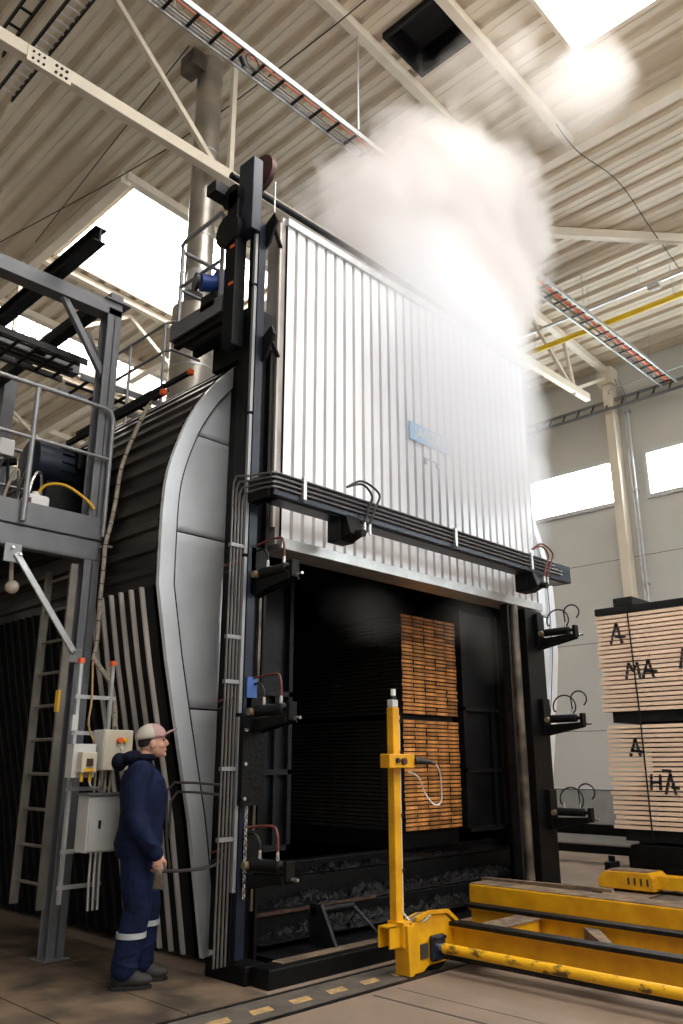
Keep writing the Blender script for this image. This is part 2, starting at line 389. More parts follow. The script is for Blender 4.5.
cable_ladder((15.72,2.5,9.0),(15.72,11,9.0),.34,'grey cable ladder fixed along the panel wall',(.6,0,.8),step=.35,m='greysteel',rung='darksteel')
cable_ladder((2.99,5.5,9.8),(2.99,9.05,9.8),.2,'dark cable ladder with white spots under the deck, top corner',(1,0,0),m='darksteel',rung='white',step=.13)
cable_ladder((2.62,6.0,9.8),(2.62,8.45,9.8),.16,'short dark cable ladder beside the dark one in the top corner',(1,0,0),m='darksteel',rung='darksteel')
# gas pipe and busbar along the hall
t=empty('gas_pipe',(13.2,2,9.4),'yellow pipe hanging below the roof right of the steam','pipe')
MB().tube([(13.15,2,9.42),(13.15,14,9.42)],.055,14).build('pipe_run','yellowpipe',t,smooth=True)
for y in (4.6,7.4,10): MB().cyl((13.15,y,9.45),(13.15,y,roofz(13.15)),.007,6).build('hanger','galv',t)
t=empty('conduit_rail',(12.95,2,9.65),'thin grey conduit running above the yellow pipe','conduit')
MB().bar((12.95,2,9.72),(12.95,13,9.72),.04,.05).build('rail_run','galv',t)
for y in (5.1,6.1,9): MB().cyl((12.95,y,9.72),(12.95,y,roofz(12.95)),.007,6).build('hanger','galv',t)
MB().box(12.9,13.05,4.75,4.95,9.62,9.72).build('junction_box','cabgrey',t)
MB().tube([(15.6,1,9.3),(15.6,7.1,9.3),(15.7,7.15,9.25)],.02,8).build('wall_conduit','galv',smooth=True)['label']='thin conduit along the wall above the cable ladder'
bpy.data.objects['wall_conduit']['category']='conduit'
# hanging rod and thin wires
def wire(name,pts,r,label,m='darksteel',cat='wire',k=6):
    return tag(MB().tube(pts,r,6,smooth_pts=k if len(pts)>2 else 0).build(name,m,smooth=True),label,cat)
wire('hanger_rod',[(6.05,5.62,9.06),(6.05,5.62,10.6)],.016,'thin grey rod holding the cable ladder above the door','galv','rod')
wire('stay_wire',[(4.55,12.9,10.3),(5.31,8.9,10.3),(5.6,5.6,10.36),(5.6,4.6,10.4)],.009,'long thin wire running from the left edge past the exhaust pipe',k=3)
wire('stay_wire',[(4.47,7.1,10.3),(4.57,8.15,10.3),(5.02,12.5,10.35)],.008,'short thin wire crossing the long one near the roof light corner',k=3)
wire('sprinkler_wire',[(8.9,4.4,10.25),(9.5,4.4,10.15),(10.6,4.3,10.2),(12.0,4.4,10.1),(13.3,4.5,10.05)],.008,'thin drooping wire under the deck right of the steam')
t=empty('ceiling_sensor',(5.3,6.0,9.0),'small black camera with coiled cable under the cable ladder','sensor')
lp=[V((4.35,5.62,8.86))+V((cos(a)*.09,0,sin(a)*.09)) for a in [i*.5 for i in range(14)]]
MB().tube(lp,.010,6).build('coiled_cable','rubber',t,smooth=True)
MB().cyl((4.2,5.62,8.82),(4.26,5.62,8.72),.035,12).build('sensor_body','rubber',t,smooth=True)

# ================================================================== KILN
YK=5.80; CX=6.94
OUT=[(4.33,.04),(4.142,1.045),(3.95,1.814),(3.827,2.324),(3.746,2.715),(3.70,2.945),(3.695,3.15),(3.693,3.685),(3.728,3.995),(3.822,4.312),(3.933,4.579),(4.112,4.877),(4.343,5.16),(4.62,5.41),(5.0,5.63),(5.6,5.80),(6.3,5.88),(CX,5.9)]
OUTS=[(p.x,p.z) for p in spline([V((a,0,b)) for a,b in OUT[6:]],4)]
OUTL=OUT[:6]+OUTS
def mir(p): return (2*CX-p[0],p[1])
kiln=empty('drying_kiln',(CX,5.8,0),'large timber drying kiln with curved metal shell and raised ribbed door','kiln')
def inset(poly,d):
    out=[]
    for i,(x,z) in enumerate(poly):
        a=poly[max(i-1,0)]; b=poly[min(i+1,len(poly)-1)]
        tx,tz=b[0]-a[0],b[1]-a[1]; l=math.hypot(tx,tz) or 1
        out.append((x+tz/l*d, z-tx/l*d))
    return out
INN=inset(OUTL,.15)
def sheet_strip(mb, A, B, y0, y1):
    for i in range(len(A)-1):
        a,b,c,d=A[i],A[i+1],B[i+1],B[i]
        mb.add([(a[0],y0,a[1]),(b[0],y0,b[1]),(c[0],y0,c[1]),(d[0],y0,d[1]),(a[0],y1,a[1]),(b[0],y1,b[1]),(c[0],y1,c[1]),(d[0],y1,d[1])],
               [(0,1,2,3),(7,6,5,4),(0,4,5,1),(3,2,6,7)])
for side in (0,1):
    f=(lambda p:p) if side==0 else mir
    lab='left' if side==0 else 'right'
    mb=MB(); A=[f(p) for p in OUTL]; B=[f(p) for p in INN]
    if side: A,B=B,A
    sheet_strip(mb,A,B,YK-.045,YK)
    fs=mb.build('edge_flashing','sheet',kiln,label='bright curved sheet metal edge strip on the %s shoulder'%lab)
    ln=MB(); ln.tube([(p[0],YK-.047,p[1]) for p in (A if side else B)],.006,6)
    ln.build('flashing_joint','seam',kiln)
    # front sheet between flashing and opening
    xin=4.55 if side==0 else 2*CX-9.3
    zs=[.04,1.95,3.45,4.4,5.3]
    def xo(z):
        for i in range(len(INN)-1):
            if INN[i][1]<=z<=INN[i+1][1] and INN[i+1][1]!=INN[i][1]:
                t_=(z-INN[i][1])/(INN[i+1][1]-INN[i][1]); return INN[i][0]+t_*(INN[i+1][0]-INN[i][0])
        return INN[0][0]
    for j in range(4):
        z0,z1=zs[j],zs[j+1]-.014
        K=16; U=12; vs=[]; fs=[]
        for q in range(K+1):
            z=z0+(z1-z0)*q/K; xa=xo(z)-.01
            for u in range(U+1):
                xx=xa+(xin-xa)*u/U; edge=min(1,4*min(u,U-u)/U)*min(1,4*min(q,K-q)/K)
                dn=.030*edge*noise.noise(V((xx*2.1,z*1.5,side*5+j*.7)))
                px,pz=f((xx,z)); vs.append((px,YK-.012-dn,pz))
        for q in range(K):
            for u in range(U):
                a_=q*(U+1)+u; F=(a_,a_+1,a_+U+2,a_+U+1); fs.append(F if side==0 else F[::-1])
        mb=MB().add(vs,fs)
        ob=mb.build('front_sheet','sheet',kiln,smooth=True)
        so=ob.modifiers.new('thick','SOLIDIFY'); so.thickness=.01; so.offset=-1
# front top closing above opening (behind the raised door)
tp=MB(); top=[(4.2,3.62)]+[p for p in INN if p[1]>4.6]; top=top+[mir(p) for p in reversed(top)]
tp.prism(top[::-1],'y',YK+.02,YK+.07).build('front_head','baffle',kiln)
# side claddings
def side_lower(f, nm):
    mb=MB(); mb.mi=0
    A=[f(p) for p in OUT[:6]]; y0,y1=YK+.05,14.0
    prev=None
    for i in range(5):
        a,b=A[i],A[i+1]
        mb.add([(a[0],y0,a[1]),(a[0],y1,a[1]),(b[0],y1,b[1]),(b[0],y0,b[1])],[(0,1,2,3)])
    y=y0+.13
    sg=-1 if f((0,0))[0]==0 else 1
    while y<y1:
        mb.mi=1 if y<6.85 else 2  # ribs further back get dark steel to paint in the platform's shade
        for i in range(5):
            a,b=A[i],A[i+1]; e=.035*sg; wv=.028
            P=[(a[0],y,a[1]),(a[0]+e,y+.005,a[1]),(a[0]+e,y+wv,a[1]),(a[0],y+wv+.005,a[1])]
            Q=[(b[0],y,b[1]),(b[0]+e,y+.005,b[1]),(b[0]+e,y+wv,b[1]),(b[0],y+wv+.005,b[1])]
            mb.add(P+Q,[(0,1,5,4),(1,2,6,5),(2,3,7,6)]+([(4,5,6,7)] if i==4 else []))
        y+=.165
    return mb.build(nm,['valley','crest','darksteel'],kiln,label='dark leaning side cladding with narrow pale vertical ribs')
def side_upper(f):
    mb=MB(); pts=OUTL[5:]
    # resample with ribs running along the kiln
    L=[0]
    for i in range(1,len(pts)): L.append(L[-1]+math.hypot(pts[i][0]-pts[i-1][0],pts[i][1]-pts[i-1][1]))
    def at(s):
        for i in range(1,len(pts)):
            if s<=L[i] or i==len(pts)-1:
                t_=(s-L[i-1])/(L[i]-L[i-1]); a,b=pts[i-1],pts[i]
                tx,tz=b[0]-a[0],b[1]-a[1]; l=math.hypot(tx,tz)
                return a[0]+tx*t_,a[1]+tz*t_,-tz/l,tx/l
    prof=[]; s=0
    while s<L[-1]-.2:
        for ds,d in ((0,0),(.09,0),(.11,.035),(.17,.035),(.19,0)):
            x,z,nx,nz=at(s+ds); prof.append((x+nx*d-nx*.02,z+nz*d-nz*.02))
        s+=.2
    x,z,nx,nz=at(L[-1]); prof.append((x,z))
    prof=[f(p) for p in prof]; y0,y1=YK-.0,14.0
    for i in range(len(prof)-1):
        a,b=prof[i],prof[i+1]; mb.add([(a[0],y0,a[1]),(a[0],y1,a[1]),(b[0],y1,b[1]),(b[0],y0,b[1])],[(0,1,2,3)])
    return mb.build('barrel_cladding','cladding',kiln,label='dark weathered cladding with ribs along the curved shoulder')
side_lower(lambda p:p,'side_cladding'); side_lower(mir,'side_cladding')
side_upper(lambda p:p); side_upper(mir)
MB().prism([p for p in OUTL]+[mir(p) for p in reversed(OUTL)],'y',13.95,14).build('rear_wall','cladding',kiln)
# interior
iw=MB()
iw.box(4.45,4.5,YK,12,.0,3.7); iw.box(9.36,9.42,YK,12,0,3.7); iw.box(4.45,9.42,YK,12,3.66,3.72); iw.box(4.45,9.42,11.95,12,0,3.7)
iw.box(4.45,9.42,5.0,12,.0,.12)
iw.build('interior_shell','interior',kiln,label='black interior of the kiln')
for (a,b) in ((8.50,9.34),(4.52,5.62)):
    p_=MB().box(a,b,6.24,6.28,.72,3.4).build('baffle_panel','baffle',kiln,label='dark steel baffle panel inside the kiln %s'%('right of the lit timber' if a>6 else 'behind the left column'))
    fr=MB()
    for z in (.72,1.40,2.14): fr.box(a,b,6.18,6.24,z,z+.05)
    fr.box(a,a+.05,6.18,6.24,.72,3.4); fr.box(b-.22,b-.18,6.19,6.24,.72,2.2); fr.box(b-.05,b,6.18,6.24,.72,3.4)
    fr.build('baffle_frame','darksteel',p_)
# ledges and sill
st=MB()
st.box(4.5,9.3,5.62,5.80,.12,.30); st.box(4.5,9.3,5.95,6.12,.12,.52); st.box(4.5,9.3,6.3,6.45,.12,.60)
st.build('floor_ledges','black',kiln,bevel=.01)
MB().box(4.5,6.2,5.60,5.625,.30,.325).build('rusty_edge','rustedge',kiln,label='rust brown edge angle')
sl=MB()
def sludge(x0,x1,y0,y1,z,amp,nx,ny,seed):
    vs=[];fs=[]
    for i in range(nx+1):
        for j in range(ny+1):
            x=x0+(x1-x0)*i/nx; y=y0+(y1-y0)*j/ny
            e=max(0,sin(pi*j/ny))**.5*min(1,6*i/nx,6*(nx-i)/nx)
            h=amp*e*(.5+.9*noise.noise(V((x*2.3,y*5,seed)))+.6*noise.noise(V((x*9,y*12,seed)))+.45*noise.noise(V((x*24,y*24,seed))))
            vs.append((x,y,z+max(-.01,h)))
    for i in range(nx):
        for j in range(ny): a=i*(ny+1)+j; fs.append((a,a+ny+1,a+ny+2,a+1))
    sl.add(vs,fs)
sludge(4.5,9.2,5.25,5.64,.17,.10,260,26,1.); sludge(4.8,9.3,5.62,5.98,.31,.10,220,20,3.); sludge(5.2,9.3,5.93,6.16,.53,.06,200,12,6.)
so=sl.build('sludge_heap','sludge'); tag(so,'wet black sludge lying on the ledges inside the kiln opening','sludge',kind='stuff')
# door
D0,D1,DZ0,DZ1,DY=4.56,8.83,3.30,6.68,5.20
door=MB()
NR=31; pw=(D1-D0)/NR
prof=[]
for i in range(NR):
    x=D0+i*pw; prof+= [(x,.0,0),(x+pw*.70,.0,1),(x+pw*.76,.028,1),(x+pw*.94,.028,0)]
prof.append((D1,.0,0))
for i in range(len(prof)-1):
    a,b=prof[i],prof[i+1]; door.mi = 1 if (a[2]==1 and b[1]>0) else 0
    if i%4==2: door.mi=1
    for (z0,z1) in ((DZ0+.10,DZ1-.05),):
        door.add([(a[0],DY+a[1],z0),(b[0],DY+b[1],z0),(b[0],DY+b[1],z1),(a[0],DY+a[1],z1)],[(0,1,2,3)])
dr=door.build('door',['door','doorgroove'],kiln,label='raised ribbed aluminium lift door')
MB().box(D0+.01,D1-.01,DY+.035,DY+.24,DZ0+.02,DZ1-.02).build('door_core','baffle',dr)
MB().box(D0-.02,D1+.02,DY-.035,DY+.27,DZ0,DZ0+.10).build('bottom_rail','galv',dr,bevel=.006)
MB().box(D0-.02,D1+.02,DY-.03,DY+.27,DZ1-.05,DZ1+.03).build('top_rail','galv',dr,bevel=.006)
MB().box(D0-.05,D0-.0,DY+.03,DY+.24,DZ0+.05,DZ1+.05).build('side_seal','doorgroove',dr)
MB().box(D0-.075,D0-.045,DY+.03,DY+.06,DZ0+.2,DZ1-.02).build('guide_strip','crest',dr)
MB().box(D1,D1+.04,DY+.03,DY+.24,DZ0+.05,DZ1-.0).build('side_seal','doorgroove',dr)
npz=MB().box(6.35,7.06,DY-.035,DY-.02,4.87,5.08).build('nameplate','nameplate',dr,bevel=.004,label='light blue nameplate on the door')
cu=bpy.data.curves.new('lettering','FONT'); cu.body='JARTEK'; cu.size=.17; cu.extrude=.002; cu.align_x='CENTER'; cu.align_y='CENTER'
cu.materials.append(M['white'])
tmp=bpy.data.objects.new('tmp',cu); col.objects.link(tmp); bpy.context.view_layer.update()
tme=bpy.data.meshes.new_from_object(tmp.evaluated_get(bpy.context.evaluated_depsgraph_get())); bpy.data.objects.remove(tmp)
to=bpy.data.objects.new('nameplate_lettering',tme); col.objects.link(to); to.parent=dr
to.location=V((6.705,DY-.038,4.975))-wl(dr); to.rotation_euler=(pi/2,0,0)
MB().box(6.62,6.66,DY-.02,DY+.0,4.66,4.72).box(6.84,6.88,DY-.02,DY,4.66,4.72).box(6.6,6.9,DY-.025,DY-.015,4.71,4.725).build('small_bracket','galv',dr)

# ================================================================== DOOR LIFT FRAME
fr_=empty('door_lift_frame',(6.6,5.2,0),'black steel frame with columns, beam and clamps around the kiln opening','frame')
# columns
MB().box(4.10,4.20,5.14,5.22,.1,6.45).box(4.18,4.45,5.26,5.42,.1,5.6).box(4.38,4.41,5.2,5.78,.1,5.2).build('column','black',fr_,bevel=.006,label='tall black left column')
MB().box(4.12,4.20,5.10,5.138,.15,6.4).build('column_face','bluesteel',fr_,label='dark blue front face of the left column')
MB().box(3.985,4.105,5.06,5.28,6.25,7.06).build('column_head','bluesteel',fr_,bevel=.01)
gs=MB()
z=.6
while z<6.3:
    gs.box(4.075,4.105,5.10,5.13,z,min(z+1.25,6.35)); z+=1.28
gs.build('guide_strip','pipegrey',fr_,label='pale strip down the left column')
MB().box(4.285,4.31,5.14,5.17,.45,3.2).build('guide_strip','stain',fr_)
MB().box(8.42,8.80,5.16,5.42,.1,3.28).box(8.50,8.80,5.46,5.62,.1,7.1).build('column','black',fr_,bevel=.006,label='black right column')
MB().cyl((8.26,5.22,.3),(8.26,5.22,3.3),.055,14).build('guide_tube','stain',fr_,smooth=True,label='brown stained guide tube on the right')
MB().box(8.10,8.13,5.2,5.3,.3,3.3).build('guide_angle','darksteel',fr_)
# base frame
bs=MB(); bs.box(4.17,8.75,4.78,4.98,0,.13); bs.box(4.12,4.32,4.98,5.45,0,.13); bs.box(8.45,8.78,4.98,5.62,0,.13)
bs.build('base_frame','black',fr_,bevel=.012)
MB().box(4.3,8.45,4.98,5.6,.0,.02).build('pit_floor','interior',fr_)
MB().box(4.36,7.8,4.86,4.975,.13,.134).build('dust_film','plates',fr_,label='brown dust on top of the base frame')
# A bracket in front of opening
ab=MB().prism([(5.02,5.25),(5.14,5.25),(5.14,5.0)],'z',.13,.14)
ab.add([(5.0,4.95,.13),(5.03,4.95,.13),(5.03,5.25,.13),(5.0,5.25,.13),(5.0,5.12,.42),(5.03,5.12,.42),(5.03,5.25,.42),(5.0,5.25,.42)],[(3,2,1,0),(4,5,6,7),(0,1,5,4),(1,2,6,5),(2,3,7,6),(3,0,4,7)])
ab.build('buffer_bracket','darksteel',fr_); MB().cyl((5.0,5.2,.36),(5.45,5.2,.36),.035,12).build('buffer_rod','black',fr_,smooth=True)
MB().tube([(5.42,5.15,.36),(5.5,5.0,.2),(5.46,4.9,.16),(5.6,4.76,.05),(5.95,4.6,.02)],.014,8,smooth_pts=6).build('ground_hose','rubber',fr_,smooth=True)
# beam
MB().box(4.12,8.94,4.80,4.84,3.61,3.82).box(4.12,8.90,4.84,5.02,3.60,3.63).build('beam','bluesteel',fr_,bevel=.006)
MB().box(4.09,4.21,4.84,5.32,3.60,3.80).build('beam_return','black',fr_,bevel=.006)
MB().prism([(8.55,4.84),(8.94,4.84),(8.80,5.3),(8.5,5.3)],'z',3.61,3.65).build('beam_end_plate','black',fr_)
MB().box(8.52,8.60,4.84,5.3,3.62,3.78).build('beam_return','black',fr_)
for i in range(4):
    z=3.80-i*.042; dx=.035*i; xv=3.955+i*.034
    MB().tube([(8.55 if i<2 else 8.7,4.785,z),(4.16+.0,4.785,z),(4.10,4.80,z),(4.075,4.87,z),(4.03+i*.01,5.0,z),(xv+.003,5.10,z),(xv,5.125,z-.05),(xv,5.13,z-.15),(xv,5.13,.12)],.0095,8).build('hydraulic_line','line',fr_,smooth=True)
for zz in (.95,1.45,2.1,2.45,3.2): MB().box(3.94,4.10,5.107,5.147,zz,zz+.03).build('line_clip','pipegrey',fr_)
for xx in (4.42,6.55,8.0): MB().box(xx,xx+.035,4.765,4.80,3.63,3.825).build('line_clip','galv',fr_)
# lower lines that leave to the side sheet
MB().tube([(3.96,5.13,1.35),(3.97,5.5,1.36),(3.92,5.68,1.36),(3.88,5.72,1.3),(3.9,5.72,.95),(3.95,5.72,.72)],.010,8).build('side_line','line',fr_,smooth=True)
MB().tube([(3.96,5.13,1.28),(3.98,5.5,1.29),(3.955,5.68,1.29),(3.92,5.72,1.22),(3.93,5.72,.95)],.010,8).build('side_line','line',fr_,smooth=True)
MB().tube([(4.12,5.25,.86),(4.05,5.28,.78),(3.95,5.4,.745),(3.80,5.6,.73),(3.72,5.7,.76)],.013,8,smooth_pts=4).build('side_line','line',fr_,smooth=True)
# chain
ch=MB(); z=1.72
kk=0
while z>.55:
    a=[V((4.16,5.07,z))+ (V((cos(t_)*.012,0,sin(t_)*.02)) if kk%2 else V((0,cos(t_)*.012,sin(t_)*.02))) for t_ in [i*pi/4 for i in range(9)]]
    ch.tube(a,.004,5); z-=.032; kk+=1
ch.build('chain','chrome',fr_)
MB().box(4.14,4.24,5.085,5.098,2.0,2.16).build('sticker','bluelabel',fr_,label='small blue sticker on the left column')
pb=MB().box(4.09,4.31,5.05,5.10,1.2,1.85)
pb.build('bolt_plate','black',fr_); bt=MB()
for z in (1.25,1.5,1.75): bt.cyl((4.11,5.03,z),(4.11,5.06,z),.014,8)
bt.build('plate_bolts','chrome',fr_)
# clamp units
def clamp(z, mirror=False):
    x0 = 4.22 if not mirror else 8.66
    yb=5.15
    body=MB()
    body.prism([(yb,z-.12),(yb,z+.0),(yb-.48,z+.02),(yb-.5,z-.03)],'x',x0-.05,x0-.035)
    body.prism([(yb,z-.12),(yb,z+.0),(yb-.48,z+.02),(yb-.5,z-.03)],'x',x0+.05,x0+.065)
    body.box(x0-.07,x0+.08,yb-.05,yb+.03,z-.1,z+.3)
    cl=body.build('clamp_unit','black',fr_,bevel=.003,label='black hydraulic clamp unit with hoses')
    MB().tube([(x0,yb-.1,z+.07),(x0,yb-.42,z+.07),(x0,yb-.425,z+.07),(x0,yb-.5,z+.07)],[.045,.045,.02,.02],12).build('cylinder','darksteel',cl,smooth=True)
    MB().box(x0-.04,x0+.04,yb-.52,yb-.48,z-.02,z+.12).build('clevis','black',cl,bevel=.005)
    MB().cyl((x0-.075,yb-.08,z+.06),(x0+.07,yb-.08,z+.06),.03,14).build('pivot_pin','brass',cl,smooth=True)
    MB().cyl((x0,yb-.54,z+.0),(x0,yb-.6,z+.0),.012,8).build('end_bolt','chrome',cl,smooth=True)
    for i,yy in enumerate((.18,.38)):
        MB().cyl((x0,yb-yy,z+.11),(x0,yb-yy,z+.17),.013,8).build('fitting','chrome',cl,smooth=True)
        if not mirror:
            top=z+.34-.06*(1-i)
            MB().tube([(x0,yb-yy,z+.16),(x0,yb-yy+.01,top-.05),(x0,yb-yy+.08,top),(x0-.02,yb-.02,top-.03),(x0-.1,yb+.02,top-.13),(x0-.2,yb+.15,top-.2)],.010,8,smooth_pts=6).build('hose','redhose' if i else 'rubber',cl,smooth=True)
        else:
            rr=.13 if i==0 else .09; cy=yb-.28 if i==0 else yb-.45; cz=z+.2+(.0 if i==0 else .08)
            lp=[(x0+.03*i,cy+rr*1.1*cos(a),cz+rr*sin(a)) for a in [(-.35+j*.55)*1. for j in range(9)]]
            MB().tube([(x0,yb-yy,z+.16)]+lp,.009,8,smooth_pts=3).build('hose','rubber',cl,smooth=True)
    return cl
for z in (2.93,1.83,.72): clamp(z)
for z in (2.93,1.93,.92): clamp(z,True)
# two clamp units hanging under the beam
for x0,hz_ in ((5.05,'rubber'),(8.12,'redhose')):
    cb=MB().box(x0-.10,x0+.10,4.86,5.02,3.40,3.61).prism([(4.74,3.44),(4.86,3.40),(4.86,3.63),(4.80,3.63)],'x',x0-.08,x0+.08).build('beam_clamp','black',fr_,bevel=.01)
    MB().cyl((x0+.0,4.74,3.46),(x0+.0,4.66,3.44),.035,12).build('clamp_head','darksteel',cb,smooth=True)
    for q in (0,1):
        MB().cyl((x0+.12+.07*q,4.76,3.58),(x0+.12+.07*q,4.76,3.48),.014,8).build('fitting','chrome',cb,smooth=True)
        MB().tube([(x0+.12+.07*q,4.76,3.58),(x0+.15+.08*q,4.74,3.72),(x0+.18+.1*q,4.72,3.84+.04*q),(x0+.05,4.72,3.92+.03*q),(x0-.12,4.75,3.86)],.011,8,smooth_pts=6).build('hose',hz_,cb,smooth=True)
# brackets that guide the door at top left, pulley, ropes, shaft
for z in (6.38,5.18):
    MB().prism([(5.05,z-.2),(5.14,z-.25),(5.14,z+.0),(4.98,z+.1),(4.94,z+.0)],'x',4.19,4.215).build('guide_bracket','black',fr_)
    MB().cyl((4.2,5.02,z+.02),(4.5,5.24,z-.0),.022,10).build('guide_roller','black',fr_,smooth=True)
pu=MB().cyl((4.215,5.25,7.10),(4.27,5.25,7.10),.19,28).cyl((4.19,5.25,7.10),(4.3,5.25,7.10),.05,12).build('pulley','maroon',fr_,smooth=True)
MB().tube([(4.41,5.24,7.1),(4.41,5.24,6.6)],.008,6).build('rope','galv',fr_)
MB().cyl((4.05,5.5,7.12),(8.6,5.5,7.12),.035,10).build('lift_shaft','darksteel',fr_,smooth=True)
MB().box(3.84,4.12,5.45,5.6,6.80,6.92).build('shaft_bearing','darksteel',fr_)
MB().cyl((3.92,5.35,6.33),(3.97,5.35,6.33),.17,24).cyl((3.95,5.35,6.72),(4.03,5.35,6.72),.13,24).build('sprocket','black',fr_,smooth=True)
MB().box(3.95,4.08,5.24,5.4,5.1,6.78).build('chain_guard','black',fr_,bevel=.01)
for z in (5.72,6.12): MB().box(3.945,3.95,5.26,5.32,z,z+.03).build('orange_tag','orange',fr_)
MB().box(8.4,8.75,5.2,5.6,7.0,7.35).cyl((8.2,5.4,7.15),(8.26,5.4,7.15),.2,20).build('right_head','greysteel',fr_,bevel=.01)
# balcony beside the column head with handrail and blue gear motor
BX=.28; BZ=.07
bal=empty('lift_balcony',(3.9,5.6,5.5),'small grey balcony with handrail beside the column top','balcony')
MB().box(3.70,4.06,5.30,6.10,5.50,5.56).build('deck','greysteel',bal); MB().box(3.68,3.70,5.28,6.12,5.45,5.62).box(3.70,4.06,6.1,6.12,5.45,5.62).build('toe_board','greysteel',bal)
MB().box(3.72,3.78,5.3,6.1,5.38,5.45).box(3.95,4.01,5.3,6.1,5.38,5.45).build('deck_beam','darksteel',bal)
MB().box(4.06,4.3,5.42,5.9,5.16,5.56).build('console','darksteel',bal)
MB().tube([(3.72,5.36,5.5),(3.72,5.36,6.55),(3.72,5.40,6.60),(3.72,6.0,6.58),(3.72,6.06,6.55),(3.75,6.08,6.5),(4.2,6.08,6.5)],.022,8).build('top_rail','pipegrey',bal,smooth=True)
MB().tube([(3.72,5.36,6.05),(3.72,6.06,6.05),(3.75,6.08,6.05),(4.2,6.08,6.05)],.018,8).build('mid_rail','pipegrey',bal,smooth=True)
MB().cyl((3.72,6.04,5.5),(3.72,6.04,6.5),.022,8).build('rail_post','pipegrey',bal,smooth=True)
gm=empty('gear_motor',(3.75,5.5,5.6),'blue gear motor on the balcony beside the black column','motor')
MB().cyl((3.62,5.55,5.84),(3.76,5.50,5.86),.085,20).build('motor_body','motorblue',gm,smooth=True)
MB().box(3.76,3.86,5.42,5.56,5.72,6.02).build('gearbox','motorblue',gm,bevel=.02)
MB().cyl((3.6,5.57,5.84),(3.57,5.58,5.84),.09,20).build('fan_cover','bluesteel',gm,smooth=True)
MB().cyl((3.84,5.45,5.88),(3.97,5.36,5.88),.05,14).build('output_shaft','darksteel',gm,smooth=True)
MB().box(3.68,3.9,5.40,5.62,5.56,5.72).build('motor_foot','darksteel',gm)
for o_ in (bal,gm): o_.location += V((BX,.15,BZ))
# exhaust pipe
ex=empty('exhaust_pipe',(5.35,7.9,5.5),'tall round metal exhaust pipe rising from the kiln to the roof','pipe')
MB().cyl((5.09,7.5,5.3),(5.09,7.5,6.85),.29,32).build('lower_duct','duct',ex,smooth=True)
MB().tube([(5.09,7.5,6.85),(5.09,7.5,6.88),(5.09,7.5,10.74)],[.29,.17,.17],32).build('upper_duct','duct',ex,smooth=True)
for z in (6.0,7.9,9.2): MB().cyl((5.09,7.5,z),(5.09,7.5,z+.025),.295 if z<6.8 else .175,32).build('duct_joint','galv',ex,smooth=True)
MB().box(4.74,4.93,7.4,7.7,10.45,10.72).build('roof_bracket','stain',ex)
MB().cyl((4.9,7.3,6.9),(5.0,7.4,7.3),.12,16).build('damper','galv',ex,smooth=True)
# second duct far left
ex2=MB().cyl((3.1,10.5,5.5),(3.1,10.5,10.9),.16,24).build('vent_pipe','roofsteel',smooth=True); tag(ex2,'pale vent pipe behind the portal beam at the left edge','pipe')

# ================================================================== TIMBER PACK IN THE KILN
def board_obj(name, dims, m, label, group, cat='board'):
    dx,dy,dz=dims
    o=MB().box(0,dx,0,dy,0,dz).build(name,m,origin=(0,0,0)); return tag(o,label,cat,group)
pr=MB(); pr.mi=0; pr.add([(0,0,0),(.203,0,0),(.203,0,.033),(0,0,.033)],[(0,1,2,3)]); pr.mi=1
pr.add([(0,0,0),(.203,0,0),(.203,3,0),(0,3,0),(0,0,.033),(.203,0,.033),(.203,3,.033),(0,3,.033)],[(3,2,1,0),(4,5,6,7),(1,2,6,5),(2,3,7,6),(3,0,4,7)])
pr=tag(pr.build('timber_board',['dried','shadedside'],origin=(0,0,0)),'','board')
ORD='first second third fourth fifth sixth seventh eighth ninth tenth eleventh twelfth thirteenth fourteenth fifteenth sixteenth seventeenth eighteenth nineteenth twentieth twenty-first twenty-second twenty-third twenty-fourth twenty-fifth twenty-sixth twenty-seventh'.split()
def BL_(c,r_,rows,pk):
    w_=['leftmost','second from left','middle','second from right','rightmost'][c]
    return '%s board end in the %s layer of the %s pack inside the kiln'%(w_, 'top' if r_==rows-1 else 'bottom' if r_==0 else ORD[r_], ('lower','upper')[pk])
first=True
bw=.212
for pk,(zb,rows) in enumerate(((.79,27),(2.06,26))):
    lab='reddish brown board end in the %s glowing pack inside the kiln'%('lower' if pk==0 else 'upper')
    grp='boards in the %s pack inside the kiln'%('lower' if pk==0 else 'upper')
    for r_ in range(rows):
        for c in range(5):
            o=pr if first else pr.copy()
            if not first: col.objects.link(o)
            first=False
            x=7.36+c*bw+random.uniform(-.004,.004); 
            o.location=(x,6.2+random.uniform(-.006,.01)+.0,zb+r_*.0448); o['label']=BL_(c,r_,rows,pk); o['group']=grp
sp=MB()
for pk,(zb,rows) in enumerate(((.79,27),(2.06,26))):
    for r_ in range(rows-1):
        for yy in (6.5,7.3,8.2): sp.box(7.37,8.37,yy,yy+.05,zb+r_*.0448+.033,zb+r_*.0448+.0448)
tag(sp.build('spacer_sticks','shadedside'),'thin spacer sticks between the board layers inside the kiln','spacer',kind='stuff')
tag(MB().box(7.38,8.36,6.25,6.45,1.992,2.055).build('pack_spacer','packblack'),'black bearer between the two packs inside the kiln','bearer')
tag(MB().box(7.34,8.40,6.25,9.2,.60,.79).build('pack_bearer','black'),'black bearer carrying the timber packs inside the kiln','bearer')
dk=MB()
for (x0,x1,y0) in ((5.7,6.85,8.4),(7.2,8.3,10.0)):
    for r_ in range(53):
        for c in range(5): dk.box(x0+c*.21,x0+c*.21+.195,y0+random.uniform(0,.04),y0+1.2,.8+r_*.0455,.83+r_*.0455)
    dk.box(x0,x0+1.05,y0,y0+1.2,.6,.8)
tag(dk.build('shadowed_packs','shadedside'),'timber packs hidden in the dark depth of the kiln','timber pack',kind='stuff')

